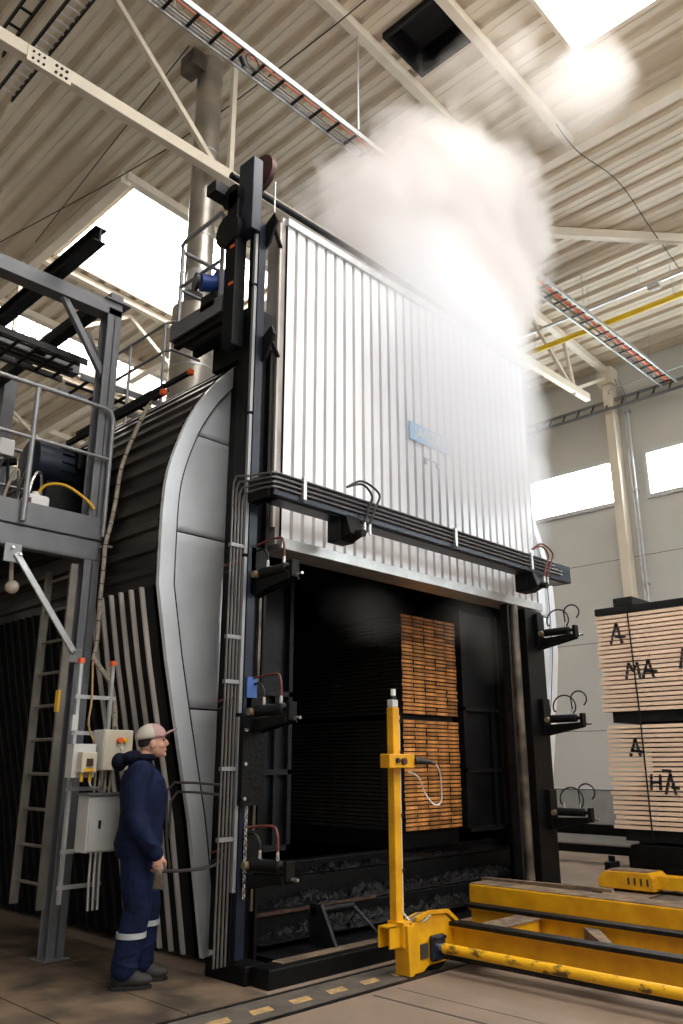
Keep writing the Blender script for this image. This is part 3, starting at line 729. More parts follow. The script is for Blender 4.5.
# ================================================================== TIMBER STACK OUTSIDE
SX=11.0
up_rows,lo_rows=22,22
ob0=board_obj('lumber_board',(.19,4.9,.044),'pine','','')
fst=True; rowsz=[]
for pk,(zb,zt,rows) in enumerate(((.67,2.03,lo_rows),(2.20,3.56,up_rows))):
    pt=(zt-zb)/rows
    nm='lower' if pk==0 else 'upper'
    for r_ in range(rows):
        o=ob0 if fst else ob0.copy()
        if not fst: col.objects.link(o)
        fst=False
        yend=5.58+random.choice((-.03,-.01,0,.0,.02))-(.015 if pk==0 else 0)
        o.location=(SX+random.uniform(-.003,.004),yend-4.9,zb+r_*pt)
        o.scale=(1,1,(pt-.019)/.044)
        o['label']='pale pine board, %s layer of the %s pack in the stack by the wall'%('top' if r_==rows-1 else 'bottom' if r_==0 else ORD[r_]+' up',nm); o['group']='boards in the %s pack by the wall'%nm
        rowsz.append((zb+r_*pt,zb+r_*pt+pt-.019))
bk=MB()
for a,b in rowsz:
    for c in range(1,6): bk.box(SX+c*.2,SX+c*.2+.19,.7,5.5+random.uniform(-.05,.05),a,b)
tag(bk.build('inner_boards','pine'),'pine boards filling the stack behind its front row','board',kind='stuff')
sk=MB()
for i in range(len(rowsz)-1):
    if rowsz[i+1][0]-rowsz[i][1]<.05:
        for yy in (1.4,2.6,3.8,4.9): sk.box(SX+.03,SX+1.18,yy,yy+.06,rowsz[i][1],rowsz[i+1][0])
tag(sk.build('stack_sticks','packblack'),'thin dark sticks between the layers of the pine stack','spacer',kind='stuff')
for z0,z1,lb,y1 in ((2.03,2.20,'black bearers between the two packs of the pine stack',5.47),(.50,.67,'black bearers under the pine stack',5.45)):
    mb=MB()
    mb.box(SX+.05,SX+1.15,.8,y1,z0+.02,z1)
    tag(mb.build('bearer','packblack'),lb,'bearer')
tc_=MB().box(SX+.0,SX+.10,.7,5.58,3.56,3.66).box(SX+.3,SX+.5,.7,5.5,3.56,3.64).box(SX+.8,SX+1.,.7,5.5,3.56,3.64)
tag(tc_.build('top_bearer','packblack',bevel=.01),'black bearer lying along the top of the pine stack','bearer')
tag(MB().box(SX-.0,SX+.9,4.99,5.28,3.662,3.78).build('top_block','packblack',bevel=.01),'short black block on top of the pine stack','block')
for yy,lb in ((5.05,'black steel strap around the pine stack'),):
    tag(MB().tube([(SX-.008,yy+.03,3.66),(SX-.008,yy+.0,2.15),(SX-.008,yy+.0,.55)],.011,6).build('strap','packblack'),lb,'strap')
# painted marks
def strokes(name, lines, label, wd=.048):
    mb=MB()
    for (a,b) in lines:
        a=V((0,*a)); b=V((0,*b)); L=(b-a).length; n_=max(2,int(L/.008)); d=(b-a)/n_; nrm=V((0,-d.z,d.y)).normalized()*wd/2
        for i in range(n_):
            p=a+d*i; q=p+d*1.1; z=(p.z+q.z)/2
            if not any(r0-.004<z<r1+.004 for r0,r1 in rowsz): continue
            wv=.8+.4*noise.noise(p*30)
            x=SX-.006
            vs=[(x,(p+nrm*wv).y,(p+nrm*wv).z),(x,(p-nrm*wv).y,(p-nrm*wv).z),(x,(q-nrm*wv).y,(q-nrm*wv).z),(x,(q+nrm*wv).y,(q+nrm*wv).z)]
            mb.add(vs+[(v_[0]+.002,v_[1],v_[2]) for v_ in vs],[(0,1,2,3),(7,6,5,4)])
    return tag(mb.build(name,'ink'),label,'painted mark')
def A_(y,z,w_=.17,h=.27,dots=False):
    l=[((y+w_,z),(y+w_*.42,z+h)),((y+w_*.42,z+h),(y+w_*.10,z)),((y+w_*.85,z+h*.38),(y-.04,z+h*.30))]
    if dots: l+=[((y+w_*.85,z+h*1.22),(y+w_*.65,z+h*1.2)),((y+w_*.3,z+h*1.24),(y+w_*.05,z+h*1.2))]
    return l
def Mm(y,z,w_=.20,h=.22): return [((y+w_,z),(y+w_*.75,z+h)),((y+w_*.75,z+h),(y+w_*.45,z+h*.45)),((y+w_*.45,z+h*.45),(y+w_*.1,z+h)),((y+w_*.1,z+h),(y,z))]
def Hh(y,z,w_=.12,h=.24): return [((y+w_,z),(y+w_*.85,z+h)),((y+w_*.1,z),(y,z+h)),((y+w_,z+h*.5),(y,z+h*.5))]
strokes('painted_letter',A_(5.18,3.13,.19,.29),'black hand-painted A near the left end of the upper pine pack')
strokes('painted_letters',Mm(4.99,2.63)+A_(4.78,2.63,.17,.25,True),'black hand-painted MÄ on the upper pine pack')
strokes('painted_letters',[((4.42,2.72),(4.36,2.98))]+Hh(4.18,2.72),'black hand-painted strokes like IH at the right of the upper pack')
strokes('painted_letter',A_(5.08,1.58,.17,.25),'black hand-painted A near the left end of the lower pine pack')
strokes('painted_letters',Hh(4.86,1.17,.14,.2)+A_(4.66,1.12,.15,.26)+[((4.83,1.42),(4.62,1.40))],'black hand-painted HÄ on the lower pine pack')
# chassis beneath the stack, track beams behind
tag(MB().box(SX-.05,SX+1.2,1.0,5.35,.22,.48).box(SX+.1,SX+.9,5.0,5.3,.0,.22).box(SX+.1,SX+.9,1.2,1.6,0,.22).build('stack_bogie','black',bevel=.01),'black bogie under the pine stack','bogie')
for (x0,z0,z1,lb) in ((13.0,.40,.56,'dark upper track beam on the floor behind the kiln'),(12.6,.16,.28,'dark lower track beam on the floor behind the kiln')):
    tag(MB().box(x0,x0+.15,5.6,9.5,z0,z1).box(x0,x0+.12,6.0,6.2,0,z0).box(x0,x0+.12,8.8,9.0,0,z0).build('track_beam','black'),lb,'track beam')
for i,(x_,y_) in enumerate(((12.0,6.2),(12.4,5.7))):
    tag(MB().box(x_,x_+.3,y_,y_+.1,.0,.12).cyl((x_+.15,y_+.05,.12),(x_+.15,y_+.05,.2),.05,12).build('floor_stop','darksteel',bevel=.01),['dark floor stop near the kiln corner','dark floor stop beside the bogie'][i],'floor stop')
# small yellow wheel housing
yh=empty('yellow_wheel_housing',(10.3,5.1,0),'short yellow wheel housing with four slots in front of the pine stack','wheel housing')
MB().prism([(4.74,.03),(5.46,.03),(5.46,.14),(5.36,.225),(4.8,.235),(4.74,.18)],'x',10.2,10.62).build('housing','yellow',yh,bevel=.01)
MB().box(10.24,10.58,4.82,5.34,.236,.24).build('dusty_top','dusty',yh)
for i in range(4): MB().box(10.194,10.201,4.80+i*.08,4.825+i*.08,.09,.17).build('slot','seam',yh)
MB().box(10.3,10.55,4.3,4.74,.06,.2).build('arm','yellow',yh)

# ================================================================== TRANSFER CART
cart=empty('transfer_cart',(6.5,3,0),'yellow transfer cart with long beams, mast and drive shaft','cart')
YE=-1.5
def ibeam(x,z0,z1,y0,y1,fl,m,name,mtop=None):
    mb=MB().box(x-.012,x+.012,y0,y1,z0,z1).box(x-fl/2,x+fl/2,y0,y1,z0,z0+.015).box(x-fl/2,x+fl/2,y0,y1,z1-.015,z1)
    return mb.build(name,m,cart)
ibeam(5.66,.11,.295,YE,4.34,.10,'yellow','long_beam')
MB().box(5.60,5.72,YE,4.45,.295,.325).build('cart_rail','rail',cart,bevel=.005,label='dark greasy rail on the near beam')
MB().box(5.54,5.60,YE,4.30,.07,.12).build('lower_rail','rail',cart,label='dark lower flange behind the shaft')
ibeam(6.52,.09,.28,YE,4.74,.10,'yellow','long_beam')
MB().box(6.46,6.58,YE,4.78,.28,.31).build('cart_rail','rail',cart,bevel=.005)
MB().box(6.92,7.18,YE,5.06,.24,.405).build('deck_beam','yellow',cart,bevel=.012)
MB().box(6.93,7.20,YE,5.05,.405,.412).build('dusty_top','dusty',cart,label='dusty brown top of the wide yellow beam')
ibeam(7.6,.09,.24,YE,5.2,.10,'yellow','long_beam')
MB().box(7.95,8.05,YE,5.4,.20,.26).build('cart_rail','rail',cart)
MB().box(8.1,8.5,YE,5.0,.05,.14).build('far_beam','yellowworn',cart)
MB().bar((7.35,5.2,.40),(7.35,3.8,.42),.05,.03).build('loose_bar','dusty',cart)
MB().cyl((7.5,5.45,.24),(7.62,5.25,.26),.09,14).box(7.42,7.7,5.1,5.4,.16,.24).build('end_roller','rail',cart,bevel=.01)
# cross members
MB().box(5.72,6.46,4.02,4.22,.10,.27).build('cross_member','yellow',cart,bevel=.006)
MB().box(5.72,6.46,4.0,4.24,.27,.278).build('dusty_top','dusty',cart)
MB().add([(5.72,3.02,.28),(5.72,2.94,.28),(6.46,3.48,.26),(6.46,3.62,.26),(5.72,3.02,.12),(5.72,2.94,.12),(6.46,3.48,.12),(6.46,3.62,.12)],[(0,1,2,3),(7,6,5,4),(0,4,5,1),(1,5,6,2),(2,6,7,3),(3,7,4,0)]).build('diagonal_member','dusty',cart)
# wheel end
we=MB(); prf=[(5.16,.02),(5.28,.02),(5.34,.055),(5.60,.055),(5.70,.10),(5.74,.21),(5.66,.31),(5.56,.385),(5.36,.40),(5.16,.36)]
we.prism(prf,'y',4.30,4.32); we.prism(prf,'y',4.42,4.44)
wo=we.build('wheel_housing','yellow',cart,bevel=.006)
MB().prism([(5.16,.36),(5.36,.40),(5.56,.385),(5.66,.31),(5.74,.21),(5.72,.20),(5.64,.295),(5.55,.365),(5.36,.38),(5.16,.34)],'y',4.32,4.42).build('housing_cap','dusty',wo)
MB().prism([(5.12,.01),(5.17,.01),(5.17,.35),(5.10,.35)],'y',4.30,4.44).build('end_plate','yellow',wo,bevel=.004)
MB().prism([(5.2,.375),(5.36,.405),(5.57,.39),(5.67,.32),(5.74,.23),(5.77,.24),(5.69,.34),(5.58,.415),(5.36,.43),(5.19,.40)],'y',4.28,4.31).build('rim','yellow',wo)
MB().cyl((5.48,4.33,.155),(5.48,4.41,.155),.15,28).build('wheel','rail',cart,smooth=True)
MB().box(5.24,5.33,4.292,4.30,.11,.21).build('slot','seam',wo)
MB().box(5.34,5.50,4.25,4.30,.08,.26).build('bearing_block','bluesteel',cart,bevel=.02)
bb=MB()
for a in ((5.36,.10),(5.48,.10),(5.36,.24),(5.48,.24)): bb.cyl((a[0],4.24,a[1]),(a[0],4.26,a[1]),.012,8)
bb.build('bearing_bolts','darksteel',cart)
MB().cyl((5.43,4.26,.17),(5.43,4.20,.17),.03,14).build('shaft_stub','chrome',cart,smooth=True)
MB().cyl((5.43,4.22,.17),(5.36,YE,.17),.036,18).build('drive_shaft','yellowworn',cart,smooth=True)
# socket and mast
so_=MB().box(4.98,5.14,4.37,4.385,.20,.35).box(4.98,5.14,4.475,4.49,.20,.35).box(4.98,5.14,4.37,4.49,.335,.35).box(5.09,5.20,4.33,4.49,.20,.37)
so_.build('mast_socket','yellow',cart,bevel=.004)
ms=MB().box(5.095,5.175,4.40,4.47,.35,1.94).build('mast','yellow',cart,bevel=.008)
MB().box(5.10,5.168,4.405,4.465,1.94,2.0).build('mast_cap','cabgrey',ms,bevel=.006)
MB().cyl((5.13,4.425,2.0),(5.13,4.425,2.03),.024,16).build('beacon_base','rubber',cart,smooth=True)
MB().cyl((5.13,4.425,2.03),(5.13,4.425,2.085),.021,16).build('beacon_lens','white',cart,smooth=True)
MB().tube([(5.20,4.43,1.88),(5.20,4.43,.42),(5.22,4.36,.35),(5.28,4.3,.36),(5.36,4.29,.40)],.010,8).build('mast_conduit','galv',ms,smooth=True)
for z in (1.82,1.58,1.1,.7): MB().box(5.175,5.215,4.41,4.44,z,z+.025).build('conduit_clip','darksteel',ms)
bx_=MB().box(4.93,5.235,4.30,4.40,1.47,1.575).build('control_box','yellow',cart,bevel=.006)
MB().cyl((5.02,4.305,1.525),(5.02,4.28,1.525),.02,14).build('black_button','rubber',bx_,smooth=True)
MB().cyl((5.09,4.305,1.52),(5.09,4.275,1.52),.026,16).build('red_button','maroon',bx_,smooth=True)
MB().tube([(5.235,4.3,1.52),(5.27,4.29,1.525),(5.36,4.26,1.515),(5.42,4.24,1.50)],[.028,.026,.018,.010],10).build('cable_gland','rubber',bx_,smooth=True)
MB().tube([(5.42,4.24,1.50),(5.455,4.23,1.45),(5.475,4.23,1.35),(5.47,4.23,1.22),(5.41,4.25,1.19),(5.36,4.3,1.27),(5.31,4.33,1.40),(5.22,4.36,1.44)],.006,8,smooth_pts=5).build('cable','galv',bx_,smooth=True)

# ================================================================== SERVICE PLATFORM (left)
pf=empty('service_platform',(2.6,6.8,0),'grey steel service platform with railings left of the kiln','platform')
PY0=6.63
def psteel(nm,mb,m='greysteel',**k): return mb.build(nm,m,pf,bevel=.005,**k)
psteel('post',MB().box(3.47,3.62,PY0,PY0+.02,0,5.86).box(3.47,3.62,PY0+.14,PY0+.16,0,5.86).box(3.535,3.555,PY0,PY0+.16,0,5.86))
psteel('foot_plate',MB().box(3.43,3.66,PY0-.03,PY0+.19,.012,.03))
psteel('post',MB().box(3.47,3.62,9.0,9.16,0,5.9))
psteel('post',MB().box(.9,1.05,PY0,PY0+.16,0,5.86))
psteel('edge_beam',MB().box(.5,3.62,PY0-.005,PY0+.02,3.27,3.46).box(.5,3.62,PY0-.005,PY0+.10,3.44,3.465).box(.5,3.62,PY0-.005,PY0+.10,3.265,3.285))
psteel('edge_beam',MB().box(3.56,3.62,PY0+.1,9.2,3.27,3.46))
psteel('toe_board',MB().box(.5,3.62,PY0-.02,PY0-.008,3.46,3.67),'greysteel')
psteel('deck',MB().box(.5,3.6,PY0+.02,9.3,3.40,3.44),'darksteel')
jo=MB()
for x in (.9,1.7,2.5,3.2): jo.box(x,x+.07,PY0+.05,9.2,3.28,3.40)
psteel('joists',jo,'darksteel')
psteel('top_beam',MB().box(.5,3.62,PY0,PY0+.16,5.78,5.93))
psteel('top_beam',MB().box(.8,3.9,8.0,8.15,5.75,5.95))
psteel('post_cap',MB().box(3.42,3.70,PY0-.03,PY0+.2,5.93,5.95).box(3.5,3.64,PY0+.03,PY0+.15,5.95,6.05))
psteel('corner_brace',MB().bar((3.02,PY0+.06,5.80),(3.50,PY0+.06,5.12),.06,.06))
psteel('corner_brace',MB().bar((3.54,7.2,5.82),(3.54,6.8,5.2),.06,.06))
psteel('knee_brace',MB().bar((2.83,PY0-.03,3.2),(3.44,PY0-.03,2.42),.055,.02,up=(0,1,0)),'galv',label='pale diagonal brace under the deck edge')
psteel('brace_lug',MB().box(2.73,2.88,PY0-.02,PY0-.0,3.12,3.28),'pipegrey'); psteel('brace_lug',MB().box(3.40,3.52,PY0-.02,PY0,2.34,2.46),'pipegrey')
br=MB()
for p in ((2.79,3.24),(2.86,3.19),(3.42,2.43)): br.cyl((p[0],PY0-.06,p[1]),(p[0],PY0-.04,p[1]),.016,8)
psteel('brace_bolts',br,'chrome')
psteel('railing_post',MB().cyl((2.84,PY0-.05,3.48),(2.84,PY0-.05,4.73),.024,12),'pipegrey',smooth=True)
psteel('top_rail',MB().tube([(.5,PY0-.05,4.745),(3.50,PY0-.05,4.745),(3.57,PY0-.05,4.72),(3.60,PY0-.05,4.65),(3.60,PY0-.05,3.48)],.021,12),'pipegrey',smooth=True)
psteel('mid_rail',MB().cyl((.5,PY0-.05,4.245),(3.60,PY0-.05,4.245),.017,12),'pipegrey',smooth=True)
psteel('overhead_beam',MB().bar((3.0,6.02,6.14),(3.0,9.2,6.14),.025,.13).bar((3.0,6.02,6.21),(3.0,9.2,6.21),.12,.015).bar((3.0,6.02,6.07),(3.0,9.2,6.07),.12,.015),'darksteel',label='dark overhanging I-beam on top of the portal')
psteel('overhead_beam',MB().bar((3.40,6.70,5.86),(3.40,9.6,5.86),.12,.13),'darksteel')
# far railing and frames
psteel('rear_rail',MB().cyl((.8,8.9,5.0),(4.0,8.9,5.0),.022,10).cyl((.8,8.9,4.55),(4.0,8.9,4.55),.018,10).cyl((2.4,8.9,3.44),(2.4,8.9,5.0),.02,8).cyl((3.5,8.9,3.44),(3.5,8.9,5.0),.02,8),'pipegrey',smooth=True)
psteel('rear_board',MB().box(.8,3.4,8.86,8.9,4.06,4.34),'pipegrey')
psteel('rear_frame',MB().box(3.0,3.1,8.3,8.4,3.44,5.3).box(1.5,3.1,8.3,8.4,4.66,4.74),'pipegrey')
psteel('side_panel',MB().box(2.0,2.72,8.0,8.06,4.48,4.62),'pipegrey')
lt=cable_ladder((1.2,7.5,5.55),(3.6,7.5,5.5),.55,'black wire cable tray slung under the portal beams',(0,1,0),m='rubber',rung='rubber',step=.2,cables=((-.1,.02,'rubber'),(.15,.035,'rubber'),(.05,.02,'rubber')))
cable_ladder((3.75,7.9,5.55),(5.6,7.9,5.55),.5,'dark cable tray continuing from the portal toward the exhaust pipe',(0,1,0),m='greysteel',rung='darksteel',step=.25,cables=((.1,.02,'rubber'),))
rt=empty('roof_railing',(4.2,7.4,5.2),'grey tube railing along the kiln roof behind the portal post','railing')
for z in (6.12,5.78): MB().tube([(4.3,8.3,z),(4.3,6.9,z),(4.34,6.8,z),(4.7,6.8,z)],.016,8).build('rail_tube','pipegrey',rt,smooth=True)
for y in (8.2,7.6,6.9): MB().cyl((4.3,y,5.1),(4.3,y,6.12),.016,8).build('rail_post','pipegrey',rt,smooth=True)
bo=empty('capped_bar',(3.95,7.2,4.95),'two dark square bars with orange end caps resting on the kiln shoulder','bar')
MB().bar((3.95,8.2,4.97),(3.95,6.32,4.97),.05,.05).build('bar_tube','darksteel',bo); MB().bar((3.95,6.32,4.97),(3.95,6.27,4.97),.055,.055).build('end_cap','orange',bo)
MB().bar((4.05,8.2,5.12),(4.05,6.02,5.12),.04,.04).build('bar_tube','darksteel',bo); MB().bar((4.05,6.02,5.12),(4.05,5.98,5.12),.05,.05).build('end_cap','orange',bo)
# equipment on the platform
mo=empty('fan_motor',(3.4,7.3,3.44),'large black fan motor standing on the platform','motor')
MB().tube([(3.08,7.2,4.25),(3.10,7.2,4.25),(3.28,7.2,4.25),(3.9,7.2,4.25)],[.20,.24,.24,.24],28).build('motor_body','bluesteel',mo,smooth=True)
fins=MB()
for i in range(18):
    a=2*pi*i/18; fins.bar((3.32,7.2+cos(a)*.245,4.25+sin(a)*.245),(3.9,7.2+cos(a)*.245,4.25+sin(a)*.245),.012,.03,up=(0,cos(a),sin(a)))
fins.build('cooling_fins','black',mo); MB().box(3.2,3.85,7.0,7.4,3.44,4.05).build('motor_base','black',mo,bevel=.02)
MB().box(3.45,3.65,6.9,7.05,4.2,4.42).build('terminal_box','black',mo,bevel=.01)
ca=empty('white_canister',(3.02,6.85,3.44),'white plastic canister with yellow hose on the platform edge','canister')
MB().box(2.96,3.16,6.78,6.98,3.44,3.82).build('can_body','white',ca,bevel=.03); MB().cyl((3.06,6.88,3.82),(3.06,6.88,3.86),.035,12).build('can_cap','white',ca,smooth=True)
MB().cyl((2.93,6.8,3.72),(2.98,6.78,3.72),.05,12).build('red_plug','maroon',ca,smooth=True)
MB().tube([(3.07,6.86,3.85),(3.12,6.80,3.93),(3.25,6.70,3.93),(3.42,6.62,3.82),(3.50,6.60,3.74)],.013,8,smooth_pts=6).build('hose','yellowhose',ca,smooth=True)
va=empty('valve_group',(2.75,7.2,3.44),'jumble of black valves and pipes on the platform','valves')
MB().cyl((2.5,7.1,3.95),(3.0,7.3,3.8),.05,12).cyl((2.6,7.2,3.6),(2.6,7.2,4.4),.04,12).cyl((2.45,7.3,4.05),(2.9,7.0,4.15),.035,12).build('pipework','black',va,smooth=True)
MB().box(2.72,2.86,6.98,7.06,4.18,4.34).build('gauge_box','cabgrey',va,bevel=.01)
for k_ in range(6):
    x=2.45+k_*.11; MB().tube([(x,7.0,3.5),(x+.05,6.95,3.9+.05*(k_%3)),(x+.15,7.0,4.12-.06*(k_%2)),(x+.22,7.1,3.6)],.015,6,smooth_pts=5).build('hose',['rubber','chrome','rubber','tancable'][k_%4],va,smooth=True)
MB().box(2.4,2.8,7.3,7.35,3.44,4.1).build('mount_plate','greysteel',va)
# round lamp below deck
tag(MB().ell((2.97,PY0+.3,2.98),(.06,.05,.06)).cyl((2.97,PY0+.33,2.98),(2.97,PY0+.38,3.26),.02,8).build('bulkhead_lamp','cream',smooth=True),'round cream lamp in the dark under the deck','lamp')
# steel ladder
ld=empty('steel_ladder',(3.37,6.85,.4),'vertical aluminium ladder standing behind the platform post','ladder')
for y in (6.62,7.09): MB().bar((3.37,y,.40),(3.37,y,3.20),.03,.065,up=(1,0,0)).build('stile','alu',ld)
for i in range(10): MB().cyl((3.37,6.63,.58+i*.28),(3.37,7.08,.58+i*.28),.014,8).build('rung','alu',ld,smooth=True)
MB().box(3.335,3.352,6.6,6.655,1.92,2.10).build('warning_sticker','yellowhose',ld,label='yellow warning sticker on the ladder')
# struts with boxes
sf=empty('cabinet_stand',(3.45,6.1,0),'thin steel stand with orange-capped uprights holding the electric boxes','stand')
for x in (3.27,3.56):
    MB().box(x-.013,x+.013,6.13,6.16,.5,2.28).build('upright','galv',sf); MB().box(x-.019,x+.019,6.12,6.17,2.28,2.32).build('end_cap','orange',sf)
for z in (.6,.85,1.30,1.46,1.72,2.0): MB().box(3.24,3.60,6.125,6.14,z,z+.03).build('cross_rail','galv',sf)
b1=empty('electric_cabinet',(3.45,5.95,.85),'large grey electric cabinet behind the person','cabinet')
MB().box(3.34,3.74,5.95,6.12,.86,1.27).build('cabinet_body','cabgrey',b1,bevel=.006)
MB().box(3.35,3.73,5.935,5.95,.87,1.26).build('cabinet_door','cabgrey',b1,bevel=.004)
MB().box(3.425,3.445,5.928,5.936,1.03,1.09).build('lock','darksteel',b1); MB().box(3.32,3.76,5.92,6.12,1.27,1.285).build('drip_cover','greysteel',b1)
b2=empty('switch_cabinet',(3.55,5.95,1.44),'grey switch cabinet with red and orange buttons, above the large one','cabinet')
MB().box(3.42,3.68,5.95,6.12,1.45,1.76).build('cabinet_body','cabgrey',b2,bevel=.006); MB().box(3.425,3.675,5.938,5.95,1.455,1.755).build('cabinet_door','cream',b2,bevel=.004)
MB().cyl((3.545,5.94,1.68),(3.545,5.90,1.68),.022,14).build('red_button','orange',b2,smooth=True)
MB().cyl((3.60,5.94,1.68),(3.60,5.91,1.68),.018,14).build('orange_button','yellowhose',b2,smooth=True)
MB().cyl((3.575,5.94,1.62),(3.575,5.925,1.62),.012,12).build('white_button','white',b2,smooth=True)
b3=empty('isolator_box',(3.31,5.95,1.43),'small cream isolator box with yellow label beside the switch cabinet','switch box')
MB().box(3.21,3.40,6.02,6.12,1.40,1.65).build('back_plate','cabgrey',b3); MB().box(3.245,3.375,5.94,6.02,1.435,1.59).build('box_body','cream',b3,bevel=.008)
MB().box(3.285,3.335,5.925,5.94,1.485,1.54).build('rotary_switch','maroon',b3); MB().box(3.27,3.35,5.934,5.941,1.445,1.47).build('yellow_label','yellowhose',b3)
for x in (3.275,3.345): MB().cyl((x,5.98,1.435),(x,5.98,1.37),.013,8).build('cable_gland','yellowhose',b3,smooth=True)
MB().tube([(3.345,5.98,1.37),(3.36,5.97,1.33),(3.42,5.98,1.32),(3.46,6.0,1.29)],.008,6,smooth_pts=4).build('cable','galv',b3,smooth=True)
cc=empty('cable_conduits',(3.5,6.1,.4),'group of grey conduits running between and below the electric boxes','conduit')
for i,x in enumerate((3.42,3.46,3.51,3.55)): MB().tube([(x,6.03,1.46),(x,6.03,1.285)],.009,6).build('conduit','tancable',cc)
for i,x in enumerate((3.44,3.48,3.52)): MB().tube([(x,6.03,.86),(x,6.03,.66+.03*i),(x+.01,6.03,.45)],.011,6).build('conduit','galv',cc)
MB().tube([(3.36,6.12,2.3),(3.37,6.1,2.0),(3.35,6.08,1.8),(3.42,6.08,1.66)],.008,6,smooth_pts=4).build('green_cable','hazard',cc)
MB().box(3.22,3.27,6.10,6.12,1.75,1.87).build('label_plate','cabgrey',cc)
# wrapped cable run following the barrel
cr=empty('cable_bundle',(3.6,6.5,1.8),'tan wrapped cable bundle climbing beside the post and over the kiln shoulder','cable bundle')
pts=[(4.10,6.45,5.10),(3.93,6.5,4.90),(3.77,6.5,4.48),(3.68,6.5,4.15),(3.655,6.5,3.85),(3.625,6.5,3.6),(3.59,6.5,3.4),(3.59,6.5,3.16),(3.585,6.5,2.9),(3.59,6.5,2.53),(3.57,6.5,2.36)]
MB().tube(pts,.020,10,smooth_pts=4).build('bundle_run','tancable',cr,smooth=True)
MB().tube([(3.57,6.5,2.38),(3.63,6.45,2.28),(3.70,6.4,2.16),(3.70,6.3,1.95),(3.62,6.14,1.78)],.022,10,smooth_pts=4).build('bundle_branch','tancable',cr,smooth=True)
tb=MB()
for p,q in zip(spline(pts,4)[::2],spline(pts,4)[1::2]): tb.tube([p,p+(q-p)*.12],.0225,10)
tb.build('cable_ties','rubber',cr)
MB().box(3.58,3.66,6.5,6.64,3.38,3.40).build('wall_clip','pipegrey',cr)
# rubber hose on the floor behind person
tag(MB().tube([(3.95+.09*cos(a),6.0+.05*sin(a*1.3),.12+.09*sin(a)) for a in [i*.5 for i in range(16)]],.015,8).build('coiled_hose','rubber',smooth=True),'small coiled black hose on the floor behind the person','hose')

# ================================================================== PERSON
PB=V((3.56,5.56,.014)); HD=R(-34)
per=empty('person',PB,'person in navy coverall and pale cap standing beside the kiln, looking up at the door','person')
RT=Matrix.Rotation(HD,3,'Z')
def W(p): return PB+RT@V(p)
def blob(mb,pts,rs,n=14): # smooth limb with round ends
    P=[W(p) for p in pts]; mb.tube(P,rs,n); mb.ell(P[0],(rs[0],)*3,12,8); mb.ell(P[-1],(rs[-1],)*3,12,8)
def torso(mb, rings, n=20):
    vs=[];fs=[]
    for (x,y,z,rx,ry) in rings:
        for k_ in range(n):
            a=2*pi*k_/n; vs.append(W((x+rx*cos(a),y+ry*sin(a),z)))
    for i in range(len(rings)-1):
        for k_ in range(n): k2=(k_+1)%n; fs.append((i*n+k_,i*n+k2,(i+1)*n+k2,(i+1)*n+k_))
    fs.append(tuple(reversed(range(n)))); fs.append(tuple(range((len(rings)-1)*n,len(rings)*n))); mb.add(vs,fs)
def remesh(o, vx, sm=4):
    r=o.modifiers.new('skin','REMESH'); r.mode='VOXEL'; r.voxel_size=vx; r.use_smooth_shade=True
    s=o.modifiers.new('soft','SMOOTH'); s.factor=.5; s.iterations=sm
RA=[(-.02,-.20,1.42),(-.05,-.235,1.28),(-.05,-.25,1.13),(.03,-.25,1.0),(.12,-.235,.88)]
LA=[(p[0]-.02,-p[1],p[2]) for p in RA]
RL=[(-.01,-.09,.90),(.0,-.095,.68),(.02,-.10,.50),(-.02,-.105,.3),(-.05,-.105,.09)]
LL=[(.0,.09,.90),(.04,.095,.68),(.08,.10,.50),(.07,.105,.3),(.06,.105,.09)]
HT=Matrix.Rotation(HD,3,'Z')@Matrix.Rotation(R(-9),3,'Y')
def body_core(g):
    mb=MB()
    g=g*1.0
    torso(mb,[(-.01,0,.84,.11*g,.15*g),(-.01,0,.93,.125*g,.168*g),(.0,0,1.04,.115*g,.155*g),(.01,0,1.15,.118*g,.158*g),(.005,0,1.28,.125*g,.175*g),(-.01,0,1.38,.115*g,.18*g),(-.02,0,1.44,.085*g,.15*g),(-.01,0,1.49,.06,.07)])
    return mb
bd=body_core(.88)
for A in (RA,LA): blob(bd,A,[.05,.045,.038,.036,.028])
for A in (RL,LL): blob(bd,A,[.08,.07,.052,.045,.036])
for A in (RL,LL): bd.ell(W((A[-1][0]+.04,A[-1][1],.055)),(.085,.032,.028),14,8,RT)
blob(bd,[(-.015,0,1.46),(.01,0,1.56)],[.058,.055])
HC=(.045,0,1.64)
def H(p): return W(HC)+HT@V(p)
bd.ell(H((-.005,0,.015)),(.098,.078,.108),20,14,HT)
bd.ell(H((.035,0,-.045)),(.062,.058,.068),16,10,HT)
bd.tube([H((.088,0,.02)),H((.105,0,-.005)),H((.110,0,-.025)),H((.095,0,-.035))],[.010,.013,.016,.010],8)
bd.ell(H((.085,0,-.065)),(.018,.025,.010),10,6,HT); bd.ell(H((.075,0,-.098)),(.022,.024,.018),10,6,HT)
bd.ell(H((.083,0,.035)),(.014,.045,.010),10,6,HT)
for s in (-1,1):
    bd.ell(H((.0,.078*s,-.01)),(.020,.008,.032),10,8,HT); bd.ell(H((.06,.045*s,-.03)),(.03,.02,.025),10,6,HT)
